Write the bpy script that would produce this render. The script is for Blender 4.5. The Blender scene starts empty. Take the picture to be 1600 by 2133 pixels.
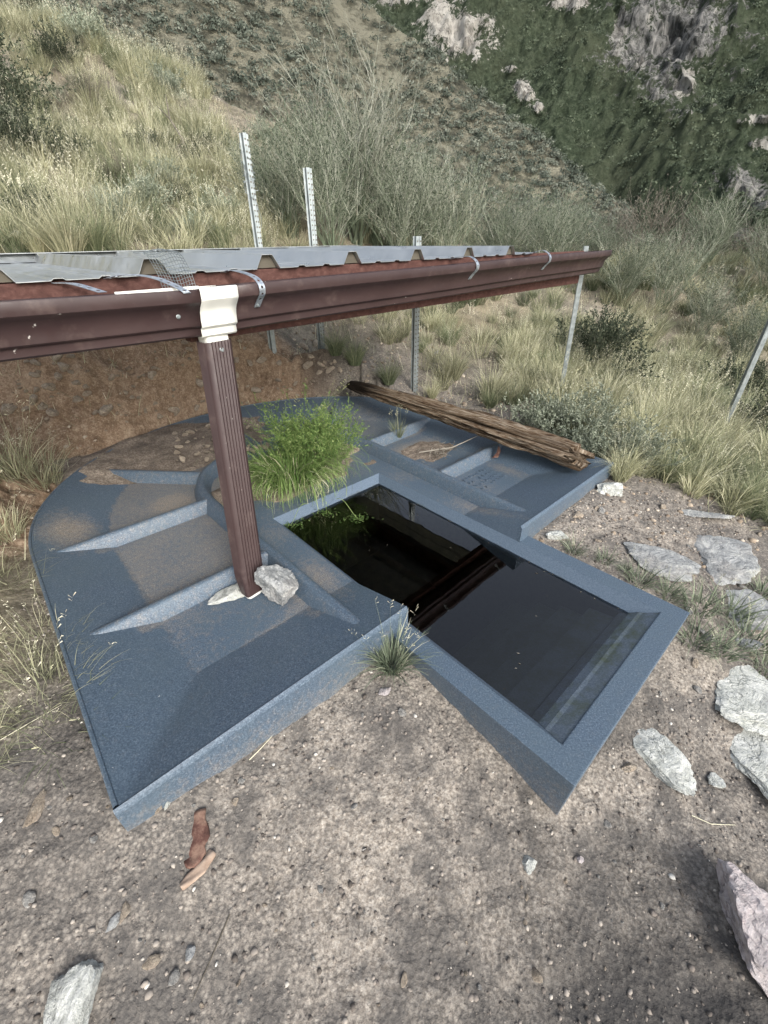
import bpy, bmesh, math, random
import numpy as np
from mathutils import Vector, Matrix
from mathutils.bvhtree import BVHTree
R = math.radians
random.seed(7); rng = np.random.default_rng(7)
scene = bpy.context.scene
col = scene.collection

# ------------------------------------------------------------------ camera
F, PITCH, ROLL, CZ = 883.9, .5647, -.0214, .95
fw = np.array([0, math.cos(PITCH), -math.sin(PITCH)]); up0 = np.array([0, math.sin(PITCH), math.cos(PITCH)]); rt0 = np.array([1., 0, 0])
rt = math.cos(ROLL)*rt0 + math.sin(ROLL)*up0; upv = -math.sin(ROLL)*rt0 + math.cos(ROLL)*up0
cd = bpy.data.cameras.new('camera'); cam = bpy.data.objects.new('camera', cd); col.objects.link(cam)
cam.matrix_world = Matrix(((rt[0], upv[0], -fw[0], 0), (rt[1], upv[1], -fw[1], 0), (rt[2], upv[2], -fw[2], CZ), (0, 0, 0, 1)))
cd.sensor_fit = 'VERTICAL'; cd.sensor_height = 36; cd.lens = 36*F/2133; cd.clip_end = 3000; cd.clip_start = .02
scene.camera = cam
# ------------------------------------------------------------------ world, sun, exposure
SUN_EL, SUN_AZ = 32, 152          # soft, veiled light from behind the camera
w = bpy.data.worlds.new('World'); scene.world = w; w.use_nodes = True
nt = w.node_tree; bg = nt.nodes['Background']; sky = nt.nodes.new('ShaderNodeTexSky'); sky.sky_type = 'NISHITA'; sky.sun_disc = False
sky.sun_elevation = R(SUN_EL); sky.sun_rotation = R(SUN_AZ); sky.dust_density = 2.5; sky.air_density = 1.0
hs = nt.nodes.new('ShaderNodeHueSaturation'); hs.inputs['Saturation'].default_value = .5
nt.links.new(sky.outputs[0], hs.inputs['Color']); nt.links.new(hs.outputs[0], bg.inputs['Color']); bg.inputs['Strength'].default_value = .14
sl = bpy.data.lights.new('sun', 'SUN'); sl.energy = 1.5; sl.angle = R(26); sl.color = (1, .97, .91)
so = bpy.data.objects.new('sun', sl); col.objects.link(so)
az = R(SUN_AZ); sd = Vector((math.sin(az)*math.cos(R(SUN_EL)), math.cos(az)*math.cos(R(SUN_EL)), math.sin(R(SUN_EL))))
so.rotation_euler = (-sd).to_track_quat('-Z', 'Y').to_euler()
scene.view_settings.view_transform = 'Standard'; scene.view_settings.look = 'None'
scene.view_settings.exposure = 1.04; scene.view_settings.gamma = 1

# ------------------------------------------------------------------ helpers
def ray(px, py):
    return rt*(px-800)/F + upv*(1066.5-py)/F + fw
CAM = np.array([0, 0, CZ])
def atz(px, py, z):
    d = ray(px, py); return CAM + d*(z-CZ)/d[2]
def atd(px, py, d_):
    d = ray(px, py); return CAM + d*d_/math.hypot(d[0], d[1])
TH = .7265; O = np.array([.2749, 1.0824, 0.])
EX = np.array([math.cos(TH), math.sin(TH), 0]); EY = np.array([math.sin(TH), -math.cos(TH), 0])
def T(u, v, z): return O + u*EX + v*EY + np.array([0, 0, z])
DH = np.array([.729, .684, 0]); DH /= np.linalg.norm(DH); N_ = np.array([DH[1], -DH[0], 0]); P0 = np.array([-.535, 1.158, 0])
def E_(s, g, z): return P0 + s*DH + g*N_ + np.array([0, 0, z])

def tag(o, label=None, cat=None, group=None, kind=None):
    if label: o['label'] = label
    if cat: o['category'] = cat
    if group: o['group'] = group
    if kind: o['kind'] = kind
    return o
def empty(name, loc, label, cat, group=None):
    o = bpy.data.objects.new(name, None); col.objects.link(o); o.location = loc; o.empty_display_size = .1
    return tag(o, label, cat, group)

class MB:
    def __init__(s): s.v = []; s.f = []; s.t = []
    def add(s, vs, fs, tint=0.):
        b = len(s.v); s.v += [tuple(map(float, p)) for p in vs]; s.f += [tuple(b+i for i in f) for f in fs]; s.t += [tint]*len(vs)
    def box(s, c, ax, ay, az_, tint=0.):
        c = np.array(c, float); P = [c+i*np.array(ax)+j*np.array(ay)+k*np.array(az_) for i in (-1, 1) for j in (-1, 1) for k in (-1, 1)]
        s.add(P, [(0, 1, 3, 2), (4, 6, 7, 5), (0, 4, 5, 1), (2, 3, 7, 6), (0, 2, 6, 4), (1, 5, 7, 3)], tint)
    def tube(s, pts, rad, n=4, tint=0., cap=True):
        pts = [np.array(p, float) for p in pts]; m = len(pts)
        if not hasattr(rad, '__len__'): rad = [rad]*m
        V = []
        for i, p in enumerate(pts):
            d = pts[min(i+1, m-1)]-pts[max(i-1, 0)]; d /= (np.linalg.norm(d)+1e-9)
            a = np.cross(d, [0, 0, 1.] if abs(d[2]) < .9 else [1., 0, 0]); a /= np.linalg.norm(a); b = np.cross(d, a)
            V += [p+rad[i]*(math.cos(6.2832*k/n)*a+math.sin(6.2832*k/n)*b) for k in range(n)]
        Fs = [(i*n+k, i*n+(k+1) % n, (i+1)*n+(k+1) % n, (i+1)*n+k) for i in range(m-1) for k in range(n)]
        if cap and n > 2: Fs += [tuple(range(n))[::-1], tuple((m-1)*n+k for k in range(n))]
        s.add(V, Fs, tint)
    def loft(s, rings, closed=False, tint=0., caps=False):
        n = len(rings[0]); V = [p for r in rings for p in r]; Fs = []
        for i in range(len(rings)-1):
            for k in range(n if closed else n-1):
                Fs.append((i*n+k, i*n+(k+1) % n, (i+1)*n+(k+1) % n, (i+1)*n+k))
        if caps: Fs += [tuple(range(n))[::-1], tuple((len(rings)-1)*n+k for k in range(n))]
        s.add(V, Fs, tint)
    def mesh(s, name, mats, smooth=False):
        me = bpy.data.meshes.new(name); me.from_pydata(s.v, [], s.f); me.update()
        a = me.attributes.new('tint', 'FLOAT', 'POINT'); a.data.foreach_set('value', s.t)
        for m in (mats if isinstance(mats, (list, tuple)) else [mats]): me.materials.append(m)
        if smooth: me.polygons.foreach_set('use_smooth', [True]*len(me.polygons))
        return me
    def build(s, name, mat, parent=None, smooth=False, bevel=0, normals=True, origin=True):
        me = s.mesh(name, mat, smooth)
        if normals:
            b = bmesh.new(); b.from_mesh(me); bmesh.ops.recalc_face_normals(b, faces=b.faces); b.to_mesh(me); b.free()
        o = bpy.data.objects.new(name, me); col.objects.link(o)
        if parent is None and origin and len(s.v):
            A = np.array(s.v); c = (A.min(0)+A.max(0))/2; c[2] = A[:, 2].min(); me.transform(Matrix.Translation(-Vector(c))); o.location = c
        if parent is not None:
            o.parent = parent
            L = parent.matrix_basis
            if parent.parent is not None: L = parent.parent.matrix_basis @ L
            me.transform(L.inverted())
        if bevel:
            md = o.modifiers.new('b', 'BEVEL'); md.width = bevel; md.segments = 2; md.limit_method = 'ANGLE'; md.angle_limit = R(25); md.harden_normals = False
        return o

def hsh(a, b, s):
    n = np.sin(a*127.1+b*311.7+s*74.7)*43758.5453; return n-np.floor(n)
def vn(x, y, s=0):
    xi = np.floor(x); yi = np.floor(y); fx = x-xi; fy = y-yi; fx = fx*fx*(3-2*fx); fy = fy*fy*(3-2*fy)
    return (hsh(xi, yi, s)*(1-fx)+hsh(xi+1, yi, s)*fx)*(1-fy)+(hsh(xi, yi+1, s)*(1-fx)+hsh(xi+1, yi+1, s)*fx)*fy
def fbm(x, y, oct=4, s=0):
    r = 0; a = .5
    for i in range(oct): r = r+a*(vn(x, y, s+i*3)-.5); x = x*2.03+1.7; y = y*2.03+5.1; a *= .5
    return r

# ------------------------------------------------------------------ materials
def mat(name, rough=.8, metal=0., spec=.3):
    m = bpy.data.materials.new(name); m.use_nodes = True; t = m.node_tree; p = t.nodes['Principled BSDF']
    p.inputs['Roughness'].default_value = rough; p.inputs['Metallic'].default_value = metal; p.inputs['Specular IOR Level'].default_value = spec
    return m, t, p
def nd(t, ty, **k):
    n = t.nodes.new(ty)
    for a, b in k.items():
        if a in n.inputs: n.inputs[a].default_value = b
        else: setattr(n, a, b)
    return n
def coords(t, kind='Object', scale=None):
    c = nd(t, 'ShaderNodeTexCoord'); o = c.outputs[kind]
    if scale:
        mp = nd(t, 'ShaderNodeMapping'); mp.inputs['Scale'].default_value = scale; t.links.new(o, mp.inputs[0]); o = mp.outputs[0]
    return o
def noise(t, scale, detail=4, rough=.6, vec=None, dist=0.):
    n = nd(t, 'ShaderNodeTexNoise', Scale=scale, Detail=detail, Roughness=rough, Distortion=dist)
    if vec is not None: t.links.new(vec, n.inputs['Vector'])
    return n.outputs['Fac']
def ramp(t, fac, stops, interp='LINEAR'):
    r = nd(t, 'ShaderNodeValToRGB'); r.color_ramp.interpolation = interp; el = r.color_ramp.elements
    while len(el) < len(stops): el.new(.5)
    for e, (p, c) in zip(el, stops):
        e.position = p; e.color = tuple(c)+(1,) if hasattr(c, '__len__') else (c, c, c, 1)
    t.links.new(fac, r.inputs[0]); return r.outputs[0]
def mix(t, fac, a, b, mode='MIX'):
    m = nd(t, 'ShaderNodeMix', data_type='RGBA', blend_type=mode)
    for sock, v in ((m.inputs[0], fac), (m.inputs[6], a), (m.inputs[7], b)):
        if hasattr(v, 'links') or isinstance(v, bpy.types.NodeSocket): t.links.new(v, sock)
        elif hasattr(v, '__len__'): sock.default_value = tuple(v)+(1,)
        else: sock.default_value = v
    return m.outputs[2]
def bump(t, p, h, strength, dist=.01, prev=None):
    b = nd(t, 'ShaderNodeBump', Strength=strength, Distance=dist); t.links.new(h, b.inputs['Height'])
    if prev is not None: t.links.new(prev, b.inputs['Normal'])
    t.links.new(b.outputs[0], p.inputs['Normal']); return b.outputs[0]
def attr(t, n='tint'): return nd(t, 'ShaderNodeAttribute', attribute_name=n).outputs['Fac']
def link(t, a, b): t.links.new(a, b)

# granular blue-grey moulded plastic with dust where the attribute says
m, t, p = mat('moulded_plastic', .46, 0, .5); c = coords(t)
g = noise(t, 260, 3, .7, c); g2 = noise(t, 7, 5, .6, c); g3 = noise(t, 60, 5, .75, c)
base = ramp(t, g, [(.32, (.038, .060, .090)), (.5, (.072, .104, .146)), (.68, (.155, .205, .26))])
base = mix(t, ramp(t, g2, [(.35, 0), (.75, .5)]), base, (.085, .12, .145))
dst = nd(t, 'ShaderNodeMath', operation='ADD'); link(t, attr(t, 'dust'), dst.inputs[0]); d2 = nd(t, 'ShaderNodeMath', operation='MULTIPLY_ADD'); link(t, g3, d2.inputs[0]); d2.inputs[1].default_value = 1.9; d2.inputs[2].default_value = -1.08; link(t, d2.outputs[0], dst.inputs[1])
dm = nd(t, 'ShaderNodeMath', operation='MULTIPLY', use_clamp=True); link(t, dst.outputs[0], dm.inputs[0]); link(t, ramp(t, attr(t, 'dust'), [(0, 0), (.12, 1)]), dm.inputs[1])
base = mix(t, dm.outputs[0], base, ramp(t, g, [(.36, (.12, .105, .088)), (.5, (.235, .205, .175)), (.64, (.40, .36, .31))]))
base = mix(t, ramp(t, noise(t, 85, 2, .5, c), [(.79, 0), (.80, .8)]), base, (.5, .52, .52))
link(t, base, p.inputs['Base Color']); bump(t, p, noise(t, 420, 2, .6, c), .35, .002)
PLA = m
m, t, p = mat('basin_inner_plastic', .6, 0, .3); c = coords(t)
zz = nd(t, 'ShaderNodeSeparateXYZ'); link(t, nd(t, 'ShaderNodeNewGeometry').outputs['Position'], zz.inputs[0])
g = noise(t, 9, 5, .7, c)
ad = nd(t, 'ShaderNodeMath', operation='MULTIPLY_ADD'); link(t, g, ad.inputs[0]); ad.inputs[1].default_value = .04; link(t, zz.outputs[2], ad.inputs[2])
algae = nd(t, 'ShaderNodeMapRange'); algae.inputs[1].default_value = -.028; algae.inputs[2].default_value = -.012; link(t, ad.outputs[0], algae.inputs[0])
b0 = ramp(t, noise(t, 260, 3, .7, c), [(.3, (.06, .09, .13)), (.7, (.13, .17, .22))])
b1 = ramp(t, noise(t, 30, 4, .7, c), [(.3, (.012, .016, .008)), (.7, (.05, .055, .03))])
link(t, mix(t, algae.outputs[0], b1, b0), p.inputs['Base Color']); BAS = m
m, t, p = mat('basin_step_plastic', .6, 0, .3); c = coords(t)
g = noise(t, 12, 5, .7, c)
b0 = ramp(t, noise(t, 260, 3, .7, c), [(.3, (.08, .105, .14)), (.7, (.17, .21, .25))])
link(t, mix(t, ramp(t, g, [(.42, 0), (.62, .8)]), b0, (.07, .085, .045)), p.inputs['Base Color']); STP = m
# water
m = bpy.data.materials.new('dark_water'); m.use_nodes = True; t = m.node_tree; t.nodes.clear()
out = nd(t, 'ShaderNodeOutputMaterial'); tr = nd(t, 'ShaderNodeBsdfTransparent'); tr.inputs[0].default_value = (1, 1, 1, 1)
va = nd(t, 'ShaderNodeVolumeAbsorption', Density=6.5); va.inputs[0].default_value = (.36, .34, .12, 1); link(t, va.outputs[0], out.inputs[1])
gl = nd(t, 'ShaderNodeBsdfGlossy'); gl.inputs['Roughness'].default_value = .01; fr = nd(t, 'ShaderNodeFresnel', IOR=1.8); mx = nd(t, 'ShaderNodeMixShader')
link(t, fr.outputs[0], mx.inputs[0]); link(t, tr.outputs[0], mx.inputs[1]); link(t, gl.outputs[0], mx.inputs[2]); link(t, mx.outputs[0], out.inputs[0])
wn = nd(t, 'ShaderNodeBump', Strength=.06, Distance=.01); link(t, noise(t, 6, 2, .5, coords(t)), wn.inputs['Height']); link(t, wn.outputs[0], gl.inputs['Normal']); WAT = m
# ground
def ground_mat(name, cols, dark, bank=True):
    m, t, p = mat(name, .95, 0, .12); c = coords(t)
    big = noise(t, 1.3, 5, .6, c); mid = noise(t, 9, 6, .7, c); fine = noise(t, 120, 4, .75, c); gr = nd(t, 'ShaderNodeTexVoronoi', Scale=110.); link(t, c, gr.inputs['Vector'])
    v2 = nd(t, 'ShaderNodeTexVoronoi', Scale=38.); link(t, c, v2.inputs['Vector'])
    b = ramp(t, fine, [(.35, cols[0]), (.5, cols[1]), (.66, cols[2])])
    b = mix(t, ramp(t, big, [(.44, 0), (.56, .8)]), b, mix(t, ramp(t, fine, [(.4, 0), (.7, 1)]), dark, cols[1]))
    gm = ramp(t, gr.outputs['Distance'], [(.2, 1), (.5, 0)])
    gc = mix(t, gr.outputs['Color'], cols[0], cols[2]);
    b = mix(t, mix(t, .55, (0, 0, 0), gm), b, mix(t, nd(t, 'ShaderNodeSeparateColor').outputs[0] if 0 else .5, gc, cols[2]))
    b = mix(t, ramp(t, mid, [(.38, .7), (.56, 0)]), b, dark); b = mix(t, ramp(t, noise(t, 45, 4, .7, c), [(.36, .6), (.5, 0)]), b, dark)
    if bank:
        b = mix(t, attr(t, 'bank'), b, mix(t, .55, ramp(t, mid, [(.3, (.11, .072, .048)), (.5, (.29, .20, .135)), (.72, (.48, .37, .27))]), ramp(t, mix(t, .5, fine, noise(t, 34, 6, .75, c)), [(.38, (.07, .045, .03)), (.5, (.27, .19, .13)), (.6, (.55, .45, .34))])))
        b = mix(t, attr(t, 'litter'), b, ramp(t, mid, [(.3, (.10, .09, .055)), (.5, (.2, .17, .10)), (.7, (.26, .22, .13))]))
        b = mix(t, attr(t, 'dark_patch'), b, (.035, .035, .036))
    link(t, b, p.inputs['Base Color'])
    n1 = bump(t, p, fine, .6, .004); n2 = bump(t, p, gr.outputs['Distance'], .4, .004, n1); n3 = bump(t, p, v2.outputs['Distance'], .12, .006, n2); bump(t, p, mid, .6, .02, n3)
    return m
GRD = ground_mat('decomposed_granite_ground', [(.14, .122, .102), (.285, .25, .212), (.50, .455, .395)], (.088, .083, .079))
def hill_mat(name, cols, sc, rough=.95):
    m, t, p = mat(name, rough, 0, .1); c = coords(t, 'Generated' if 0 else 'Object')
    b = ramp(t, noise(t, sc, 8, .75, c), [(.3+.08*i, cc) for i, cc in enumerate(cols)])
    link(t, b, p.inputs['Base Color']); bump(t, p, noise(t, sc*3, 6, .8, c), 1., 1.5/sc); return m
def rock_mat(name, c0, c1, c2, sc=14, stain=(.2, .13, .07), vein=.35):
    m, t, p = mat(name, .85, 0, .25); c = coords(t); oi = nd(t, 'ShaderNodeObjectInfo')
    n1 = noise(t, sc, 8, .7, c, .6); b = ramp(t, n1, [(.3, c0), (.48, c1), (.7, c2)])
    st = noise(t, sc*.4, 4, .6, c); b = mix(t, ramp(t, st, [(.5, 0), (.7, vein)]), b, stain)
    s2 = noise(t, sc*8, 5, .8, c); b = mix(t, .35, b, ramp(t, s2, [(.35, .03), (.65, .6)]), 'OVERLAY')
    cr = nd(t, 'ShaderNodeTexVoronoi', Scale=sc*.45, feature='DISTANCE_TO_EDGE')
    cw = nd(t, 'ShaderNodeVectorMath', operation='MULTIPLY_ADD'); link(t, nd(t, 'ShaderNodeTexNoise', Scale=sc*.8).outputs['Color'], cw.inputs[0]); cw.inputs[1].default_value = (.08,)*3; link(t, c, cw.inputs[2]); link(t, cw.outputs[0], cr.inputs['Vector'])
    b = mix(t, ramp(t, cr.outputs[0], [(0, .8), (.02, 0)]), b, c0)
    link(t, b, p.inputs['Base Color']); q = bump(t, p, s2, .8, .004); q = bump(t, p, n1, 1., .02, q); bump(t, p, ramp(t, cr.outputs[0], [(0, 0), (.03, 1)]), .5, .004, q)
    return m
ROCK_W = rock_mat('pale_quartzite', (.25, .26, .24), (.60, .61, .58), (.85, .85, .81), 12, (.38, .39, .33))
ROCK_G = rock_mat('grey_gneiss', (.18, .19, .19), (.42, .43, .43), (.66, .66, .63), 16, (.25, .2, .16))
ROCK_P = rock_mat('pinkish_granite', (.24, .215, .22), (.50, .455, .45), (.76, .70, .69), 9, (.24, .23, .25), .5)
ROCK_T = rock_mat('tan_stone', (.22, .18, .14), (.46, .39, .31), (.68, .60, .50), 25, (.25, .15, .08))
ROCK_S = rock_mat('tan_bank_stone', (.36, .29, .22), (.58, .50, .40), (.76, .69, .58), 2.5, (.34, .24, .16), .3)
ROCK_S2 = rock_mat('pale_grey_stone', (.25, .25, .24), (.48, .47, .45), (.74, .72, .68), 2.5, (.36, .30, .24), .3)
# plants: two-colour by tint attribute with per-object variation
def plant_mat(name, stops, rough=.7, transl=.25, var=.25):
    m = bpy.data.materials.new(name); m.use_nodes = True; t = m.node_tree; p = t.nodes['Principled BSDF']; out = t.nodes['Material Output']
    oi = nd(t, 'ShaderNodeObjectInfo'); b = ramp(t, attr(t), stops)
    v = nd(t, 'ShaderNodeMapRange'); v.inputs[3].default_value = 1-var; v.inputs[4].default_value = 1+var; link(t, oi.outputs['Random'], v.inputs[0])
    h = nd(t, 'ShaderNodeHueSaturation'); link(t, b, h.inputs['Color']); link(t, v.outputs[0], h.inputs['Value']); h.inputs['Saturation'].default_value = .9
    link(t, h.outputs[0], p.inputs['Base Color']); p.inputs['Roughness'].default_value = rough; p.inputs['Specular IOR Level'].default_value = .2
    tl = nd(t, 'ShaderNodeBsdfTranslucent'); link(t, h.outputs[0], tl.inputs[0]); mx = nd(t, 'ShaderNodeMixShader', Fac=transl)
    link(t, p.outputs[0], mx.inputs[1]); link(t, tl.outputs[0], mx.inputs[2]); link(t, mx.outputs[0], out.inputs[0]); return m
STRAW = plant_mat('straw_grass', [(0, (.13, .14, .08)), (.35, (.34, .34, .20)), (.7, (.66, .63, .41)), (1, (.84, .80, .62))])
GGRASS = plant_mat('green_straw_grass', [(0, (.09, .12, .06)), (.45, (.20, .235, .125)), (.8, (.42, .43, .25)), (1, (.60, .58, .38))])
GREEN = plant_mat('fresh_green_leaves', [(0, (.05, .10, .022)), (.4, (.12, .22, .045)), (.75, (.26, .36, .10)), (1, (.48, .47, .24))], .6, .3, .05)
SAGE = plant_mat('silver_sage_leaves', [(0, (.12, .14, .095)), (.5, (.26, .30, .215)), (1, (.46, .49, .38))])
BROOM = plant_mat('grey_green_broom', [(0, (.03, .045, .025)), (.5, (.09, .125, .075)), (.8, (.20, .24, .155)), (1, (.54, .54, .45))])
DARKL = plant_mat('dark_leaves', [(0, (.03, .042, .025)), (.5, (.065, .085, .05)), (.85, (.15, .17, .11)), (1, (.38, .36, .27))])
BROWN = plant_mat('brown_twigs', [(0, (.085, .072, .055)), (.5, (.17, .15, .115)), (1, (.33, .30, .25))])
BLUEG = plant_mat('blue_green_blades', [(0, (.08, .105, .065)), (.4, (.17, .21, .135)), (.75, (.33, .36, .24)), (1, (.58, .55, .42))], .6, .2, .08)
# metals & others
def metal_mat(name, c0, c1, rough, metal, sc=20, spec=.5, bmp=.1):
    m, t, p = mat(name, rough, metal, spec); c = coords(t); n = noise(t, sc, 6, .65, c)
    link(t, ramp(t, n, [(.3, c0), (.7, c1)]), p.inputs['Base Color']); link(t, ramp(t, noise(t, sc*2, 4, .6, c), [(.3, max(rough-.12, 0)), (.7, min(1, rough+.15))]), p.inputs['Roughness'])
    bump(t, p, n, bmp, .002); return m
GALV = metal_mat('galvanised_steel', (.16, .185, .19), (.34, .375, .38), .5, .6, 40)
ROOF = metal_mat('galvalume_sheet', (.42, .44, .44), (.58, .60, .60), .38, .8, 8)
RIBIN = metal_mat('shaded_hollow_brown', (.07, .062, .045), (.12, .105, .08), .7, 0, 10)  # brown darkened to imitate the shade inside open hollows
STRAP = metal_mat('zinc_strap', (.35, .40, .46), (.6, .64, .68), .4, .8, 60)
WHITE = metal_mat('white_vinyl', (.70, .70, .64), (.80, .80, .75), .45, 0, 12, .4, .03)
m, t, p = mat('brown_painted_gutter', .42, 0, .45); c = coords(t)
b = ramp(t, noise(t, 5, 5, .6, c), [(.3, (.036, .020, .020)), (.7, (.052, .031, .030))])
sp = noise(t, 55, 3, .5, c); b = mix(t, ramp(t, sp, [(.735, 0), (.76, .8)]), b, (.6, .57, .53))
b = mix(t, ramp(t, noise(t, 14, 6, .7, c), [(.55, 0), (.8, .35)]), b, (.2, .15, .13))
link(t, b, p.inputs['Base Color']); link(t, ramp(t, noise(t, 30, 4, .6, c), [(.3, .35), (.7, .6)]), p.inputs['Roughness']); bump(t, p, noise(t, 18, 3, .5, c), .08, .004); GUT = m
m, t, p = mat('redwood_stained_board', .75, 0, .25); c = coords(t, 'Object'); mp = nd(t, 'ShaderNodeMapping'); mp.inputs['Rotation'].default_value = (0, 0, -math.atan2(DH[1], DH[0])); mp.inputs['Scale'].default_value = (3, 30, 30); link(t, c, mp.inputs[0])
wn_ = noise(t, 2.2, 7, .7, mp.outputs[0], .4); b = ramp(t, wn_, [(.3, (.05, .022, .018)), (.5, (.088, .040, .033)), (.72, (.145, .077, .063))])
b = mix(t, ramp(t, noise(t, 6, 5, .7, c), [(.55, 0), (.75, .6)]), b, (.06, .025, .02)); link(t, b, p.inputs['Base Color']); bump(t, p, wn_, .4, .004); FAS = m
m, t, p = mat('weathered_log_wood', .9, 0, .15)
uvn = nd(t, 'ShaderNodeAttribute', attribute_name='logc'); mp = nd(t, 'ShaderNodeMapping'); mp.inputs['Scale'].default_value = (2.2, 34, 34); link(t, uvn.outputs['Vector'], mp.inputs[0])
wn_ = noise(t, 1.6, 9, .75, mp.outputs[0], .7); b = ramp(t, wn_, [(.35, (.03, .016, .010)), (.45, (.11, .07, .042)), (.54, (.25, .195, .14)), (.70, (.50, .45, .375))])
b = mix(t, ramp(t, attr(t), [(0, 0), (.5, .45), (1, .93)]), b, (.018, .013, .010)); link(t, b, p.inputs['Base Color']); bump(t, p, wn_, 1., .015); LOG = m
m, t, p = mat('stem_bark', .9, 0, .1); link(t, ramp(t, noise(t, 30, 5, .7, coords(t)), [(.3, (.07, .06, .05)), (.7, (.2, .18, .15))]), p.inputs['Base Color']); BARK = m

# ------------------------------------------------------------------ ground sheet
ctl = []   # control points (x, y, z)
def cz(px, py, z): ctl.append(atz(px, py, z))
def cdist(px, py, d): ctl.append(atd(px, py, d))
for a in [(256, 1705, .01), (500, 1570, -.045), (740, 1400, -.06), (857, 1378, -.06), (1000, 1530, -.105), (1080, 1625, -.135), (1150, 1703, -.165),
          (0, 2133, -.04), (400, 2133, -.11), (800, 2133, -.16), (1200, 2133, -.19), (1600, 2133, -.19), (600, 1850, -.11), (900, 1800, -.135), (200, 1850, -.02), (1600, 1850, -.21),
          (1300, 1800, -.2), (1450, 1500, -.17), (1600, 1450, -.19), (1600, 1650, -.22), (60, 1150, .05), (200, 1620, .03), (110, 1400, .045), (0, 1150, .07), (0, 1400, .06), (0, 1700, .03),
          (58, 1090, .055), (120, 990, .06), (200, 940, .065), (400, 878, .07), (300, 905, .07), (600, 850, .07), (850, 850, .05), (960, 880, .05), (1260, 1000, .0), (1160, 1090, -.025),
          (1150, 1120, -.03), (1250, 1165, -.04), (1350, 1215, -.05), (1450, 1260, -.075), (1300, 1080, -.04), (1450, 1060, -.08), (1600, 1100, -.14), (1600, 1280, -.16), (1480, 1180, -.12),
          (1497, 905, -.1), (1600, 900, -.16), (1180, 830, .03), (1350, 950, -.05), (1400, 800, -.03), (1600, 760, -.12), (869, 820, .05), (1020, 850, .05),
          (100, 930, .1), (0, 930, .12), (0, 860, .27), (150, 860, .23), (300, 820, .24), (450, 810, .22), (600, 790, .2), (700, 780, .14),
          (0, 740, .52), (150, 730, .52), (300, 710, .52), (450, 700, .50), (580, 690, .50), (668, 690, .5), (760, 700, .36), (860, 690, .32), (1000, 690, .26), (1100, 690, .22), (1000, 620, .38), (860, 640, .42)]: cz(*a)
for a in [(0, 515, 3.6), (200, 512, 3.8), (400, 510, 4.0), (600, 512, 4.4), (750, 545, 4.6), (900, 560, 5.0), (1050, 570, 5.4), (1250, 590, 6.0), (1450, 600, 6.5), (1600, 640, 6.5),
          (0, 350, 5.2), (200, 370, 5.3), (400, 400, 5.2), (0, 200, 7), (200, 250, 7.), (400, 280, 7), (550, 360, 6.3), (650, 430, 6.2),
          (0, 60, 9.5), (100, 70, 10), (250, 115, 9.8), (400, 165, 9.2), (520, 235, 8.6), (620, 310, 8.), (760, 420, 7.5), (900, 480, 7.5), (1100, 540, 8.5), (1300, 560, 9), (1500, 590, 9.5), (1700, 600, 9)]: cdist(*a)
for px, z, d in [(-300, 3., 14), (0, 3.2, 15), (200, 2.6, 14.5), (400, 1.6, 13.5), (600, .4, 13), (800, -.8, 13), (1000, -1.6, 13), (1300, -2., 14), (1700, -2.5, 14)]:
    d_ = ray(px, 500); h = math.hypot(d_[0], d_[1]); ctl.append(np.array([d_[0]/h*d, d_[1]/h*d, z]))
for x, y, z in [(-3, -2, .1), (-1, -2, -.1), (1, -2, -.4), (3, -2, -.7), (5, 0, -.9), (-5, 0, .9), (-3, 1, .55), (-6, 3, 2.3), (3, .5, -.5), (6, 3, -.8), (-1.6, .5, .07), (-1.6, 1.4, .32), (-8, 8, 4.), (9, 6, -1.5), (-12, 4, 5), (12, 0, -2.5)]: ctl.append(np.array([x, y, z]))
ctl = np.array(ctl)
def tps_fit(P):
    X = P[:, :2]; n = len(X); D = np.linalg.norm(X[:, None]-X[None], axis=2); K = np.where(D > 0, D**2*np.log(D+1e-12), 0)+np.eye(n)*.02
    A = np.zeros((n+3, n+3)); A[:n, :n] = K; A[:n, n] = 1; A[:n, n+1:] = X; A[n, :n] = 1; A[n+1:, :n] = X.T
    return np.linalg.solve(A, np.concatenate([P[:, 2], [0, 0, 0]]))
TW = tps_fit(ctl)
def tps(x, y):
    r = TW[-3]+TW[-2]*x+TW[-1]*y
    for wi, (cx, cy, _) in zip(TW[:-3], ctl):
        D = (x-cx)**2+(y-cy)**2; r = r+wi*.5*D*np.log(D+1e-12)
    return r
def smooth(a, b, x): t_ = np.clip((x-a)/(b-a), 0, 1); return t_*t_*(3-2*t_)
def uv_of(x, y): return (x-O[0])*EX[0]+(y-O[1])*EX[1], (x-O[0])*EY[0]+(y-O[1])*EY[1]
def inside_trough(x, y, m=0.):
    u, v = uv_of(x, y); W = 1.05-m
    ap = (np.abs(u) < W) & (v < -m) & (v > -1.05)
    ap |= (v <= -1.05) & ((u/W)**2+((v+1.05)/(.97-m))**2 < 1)
    arm = (np.abs(u) < .354-m) & (v > -.1) & (v < .557-m)
    return ap, arm
def bankmask(x, y):
    u, v = uv_of(x, y)
    g = (x-P0[0])*N_[0]+(y-P0[1])*N_[1]; s = (x-P0[0])*DH[0]+(y-P0[1])*DH[1]
    e = np.sqrt((u/1.05)**2+(np.minimum(v+1.05, 0)/.97)**2)
    wob = fbm(x*2.5, y*2.5, 4, 9)*.5
    return smooth(.97, 1.03, e)*(v < -.3)*smooth(-2.2, -1.9, g+wob)*(1-smooth(1.15, 1.4, s+wob))*smooth(-1.7, -1.2, s+wob)*smooth(-.95, -1.25, v+wob)
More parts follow.
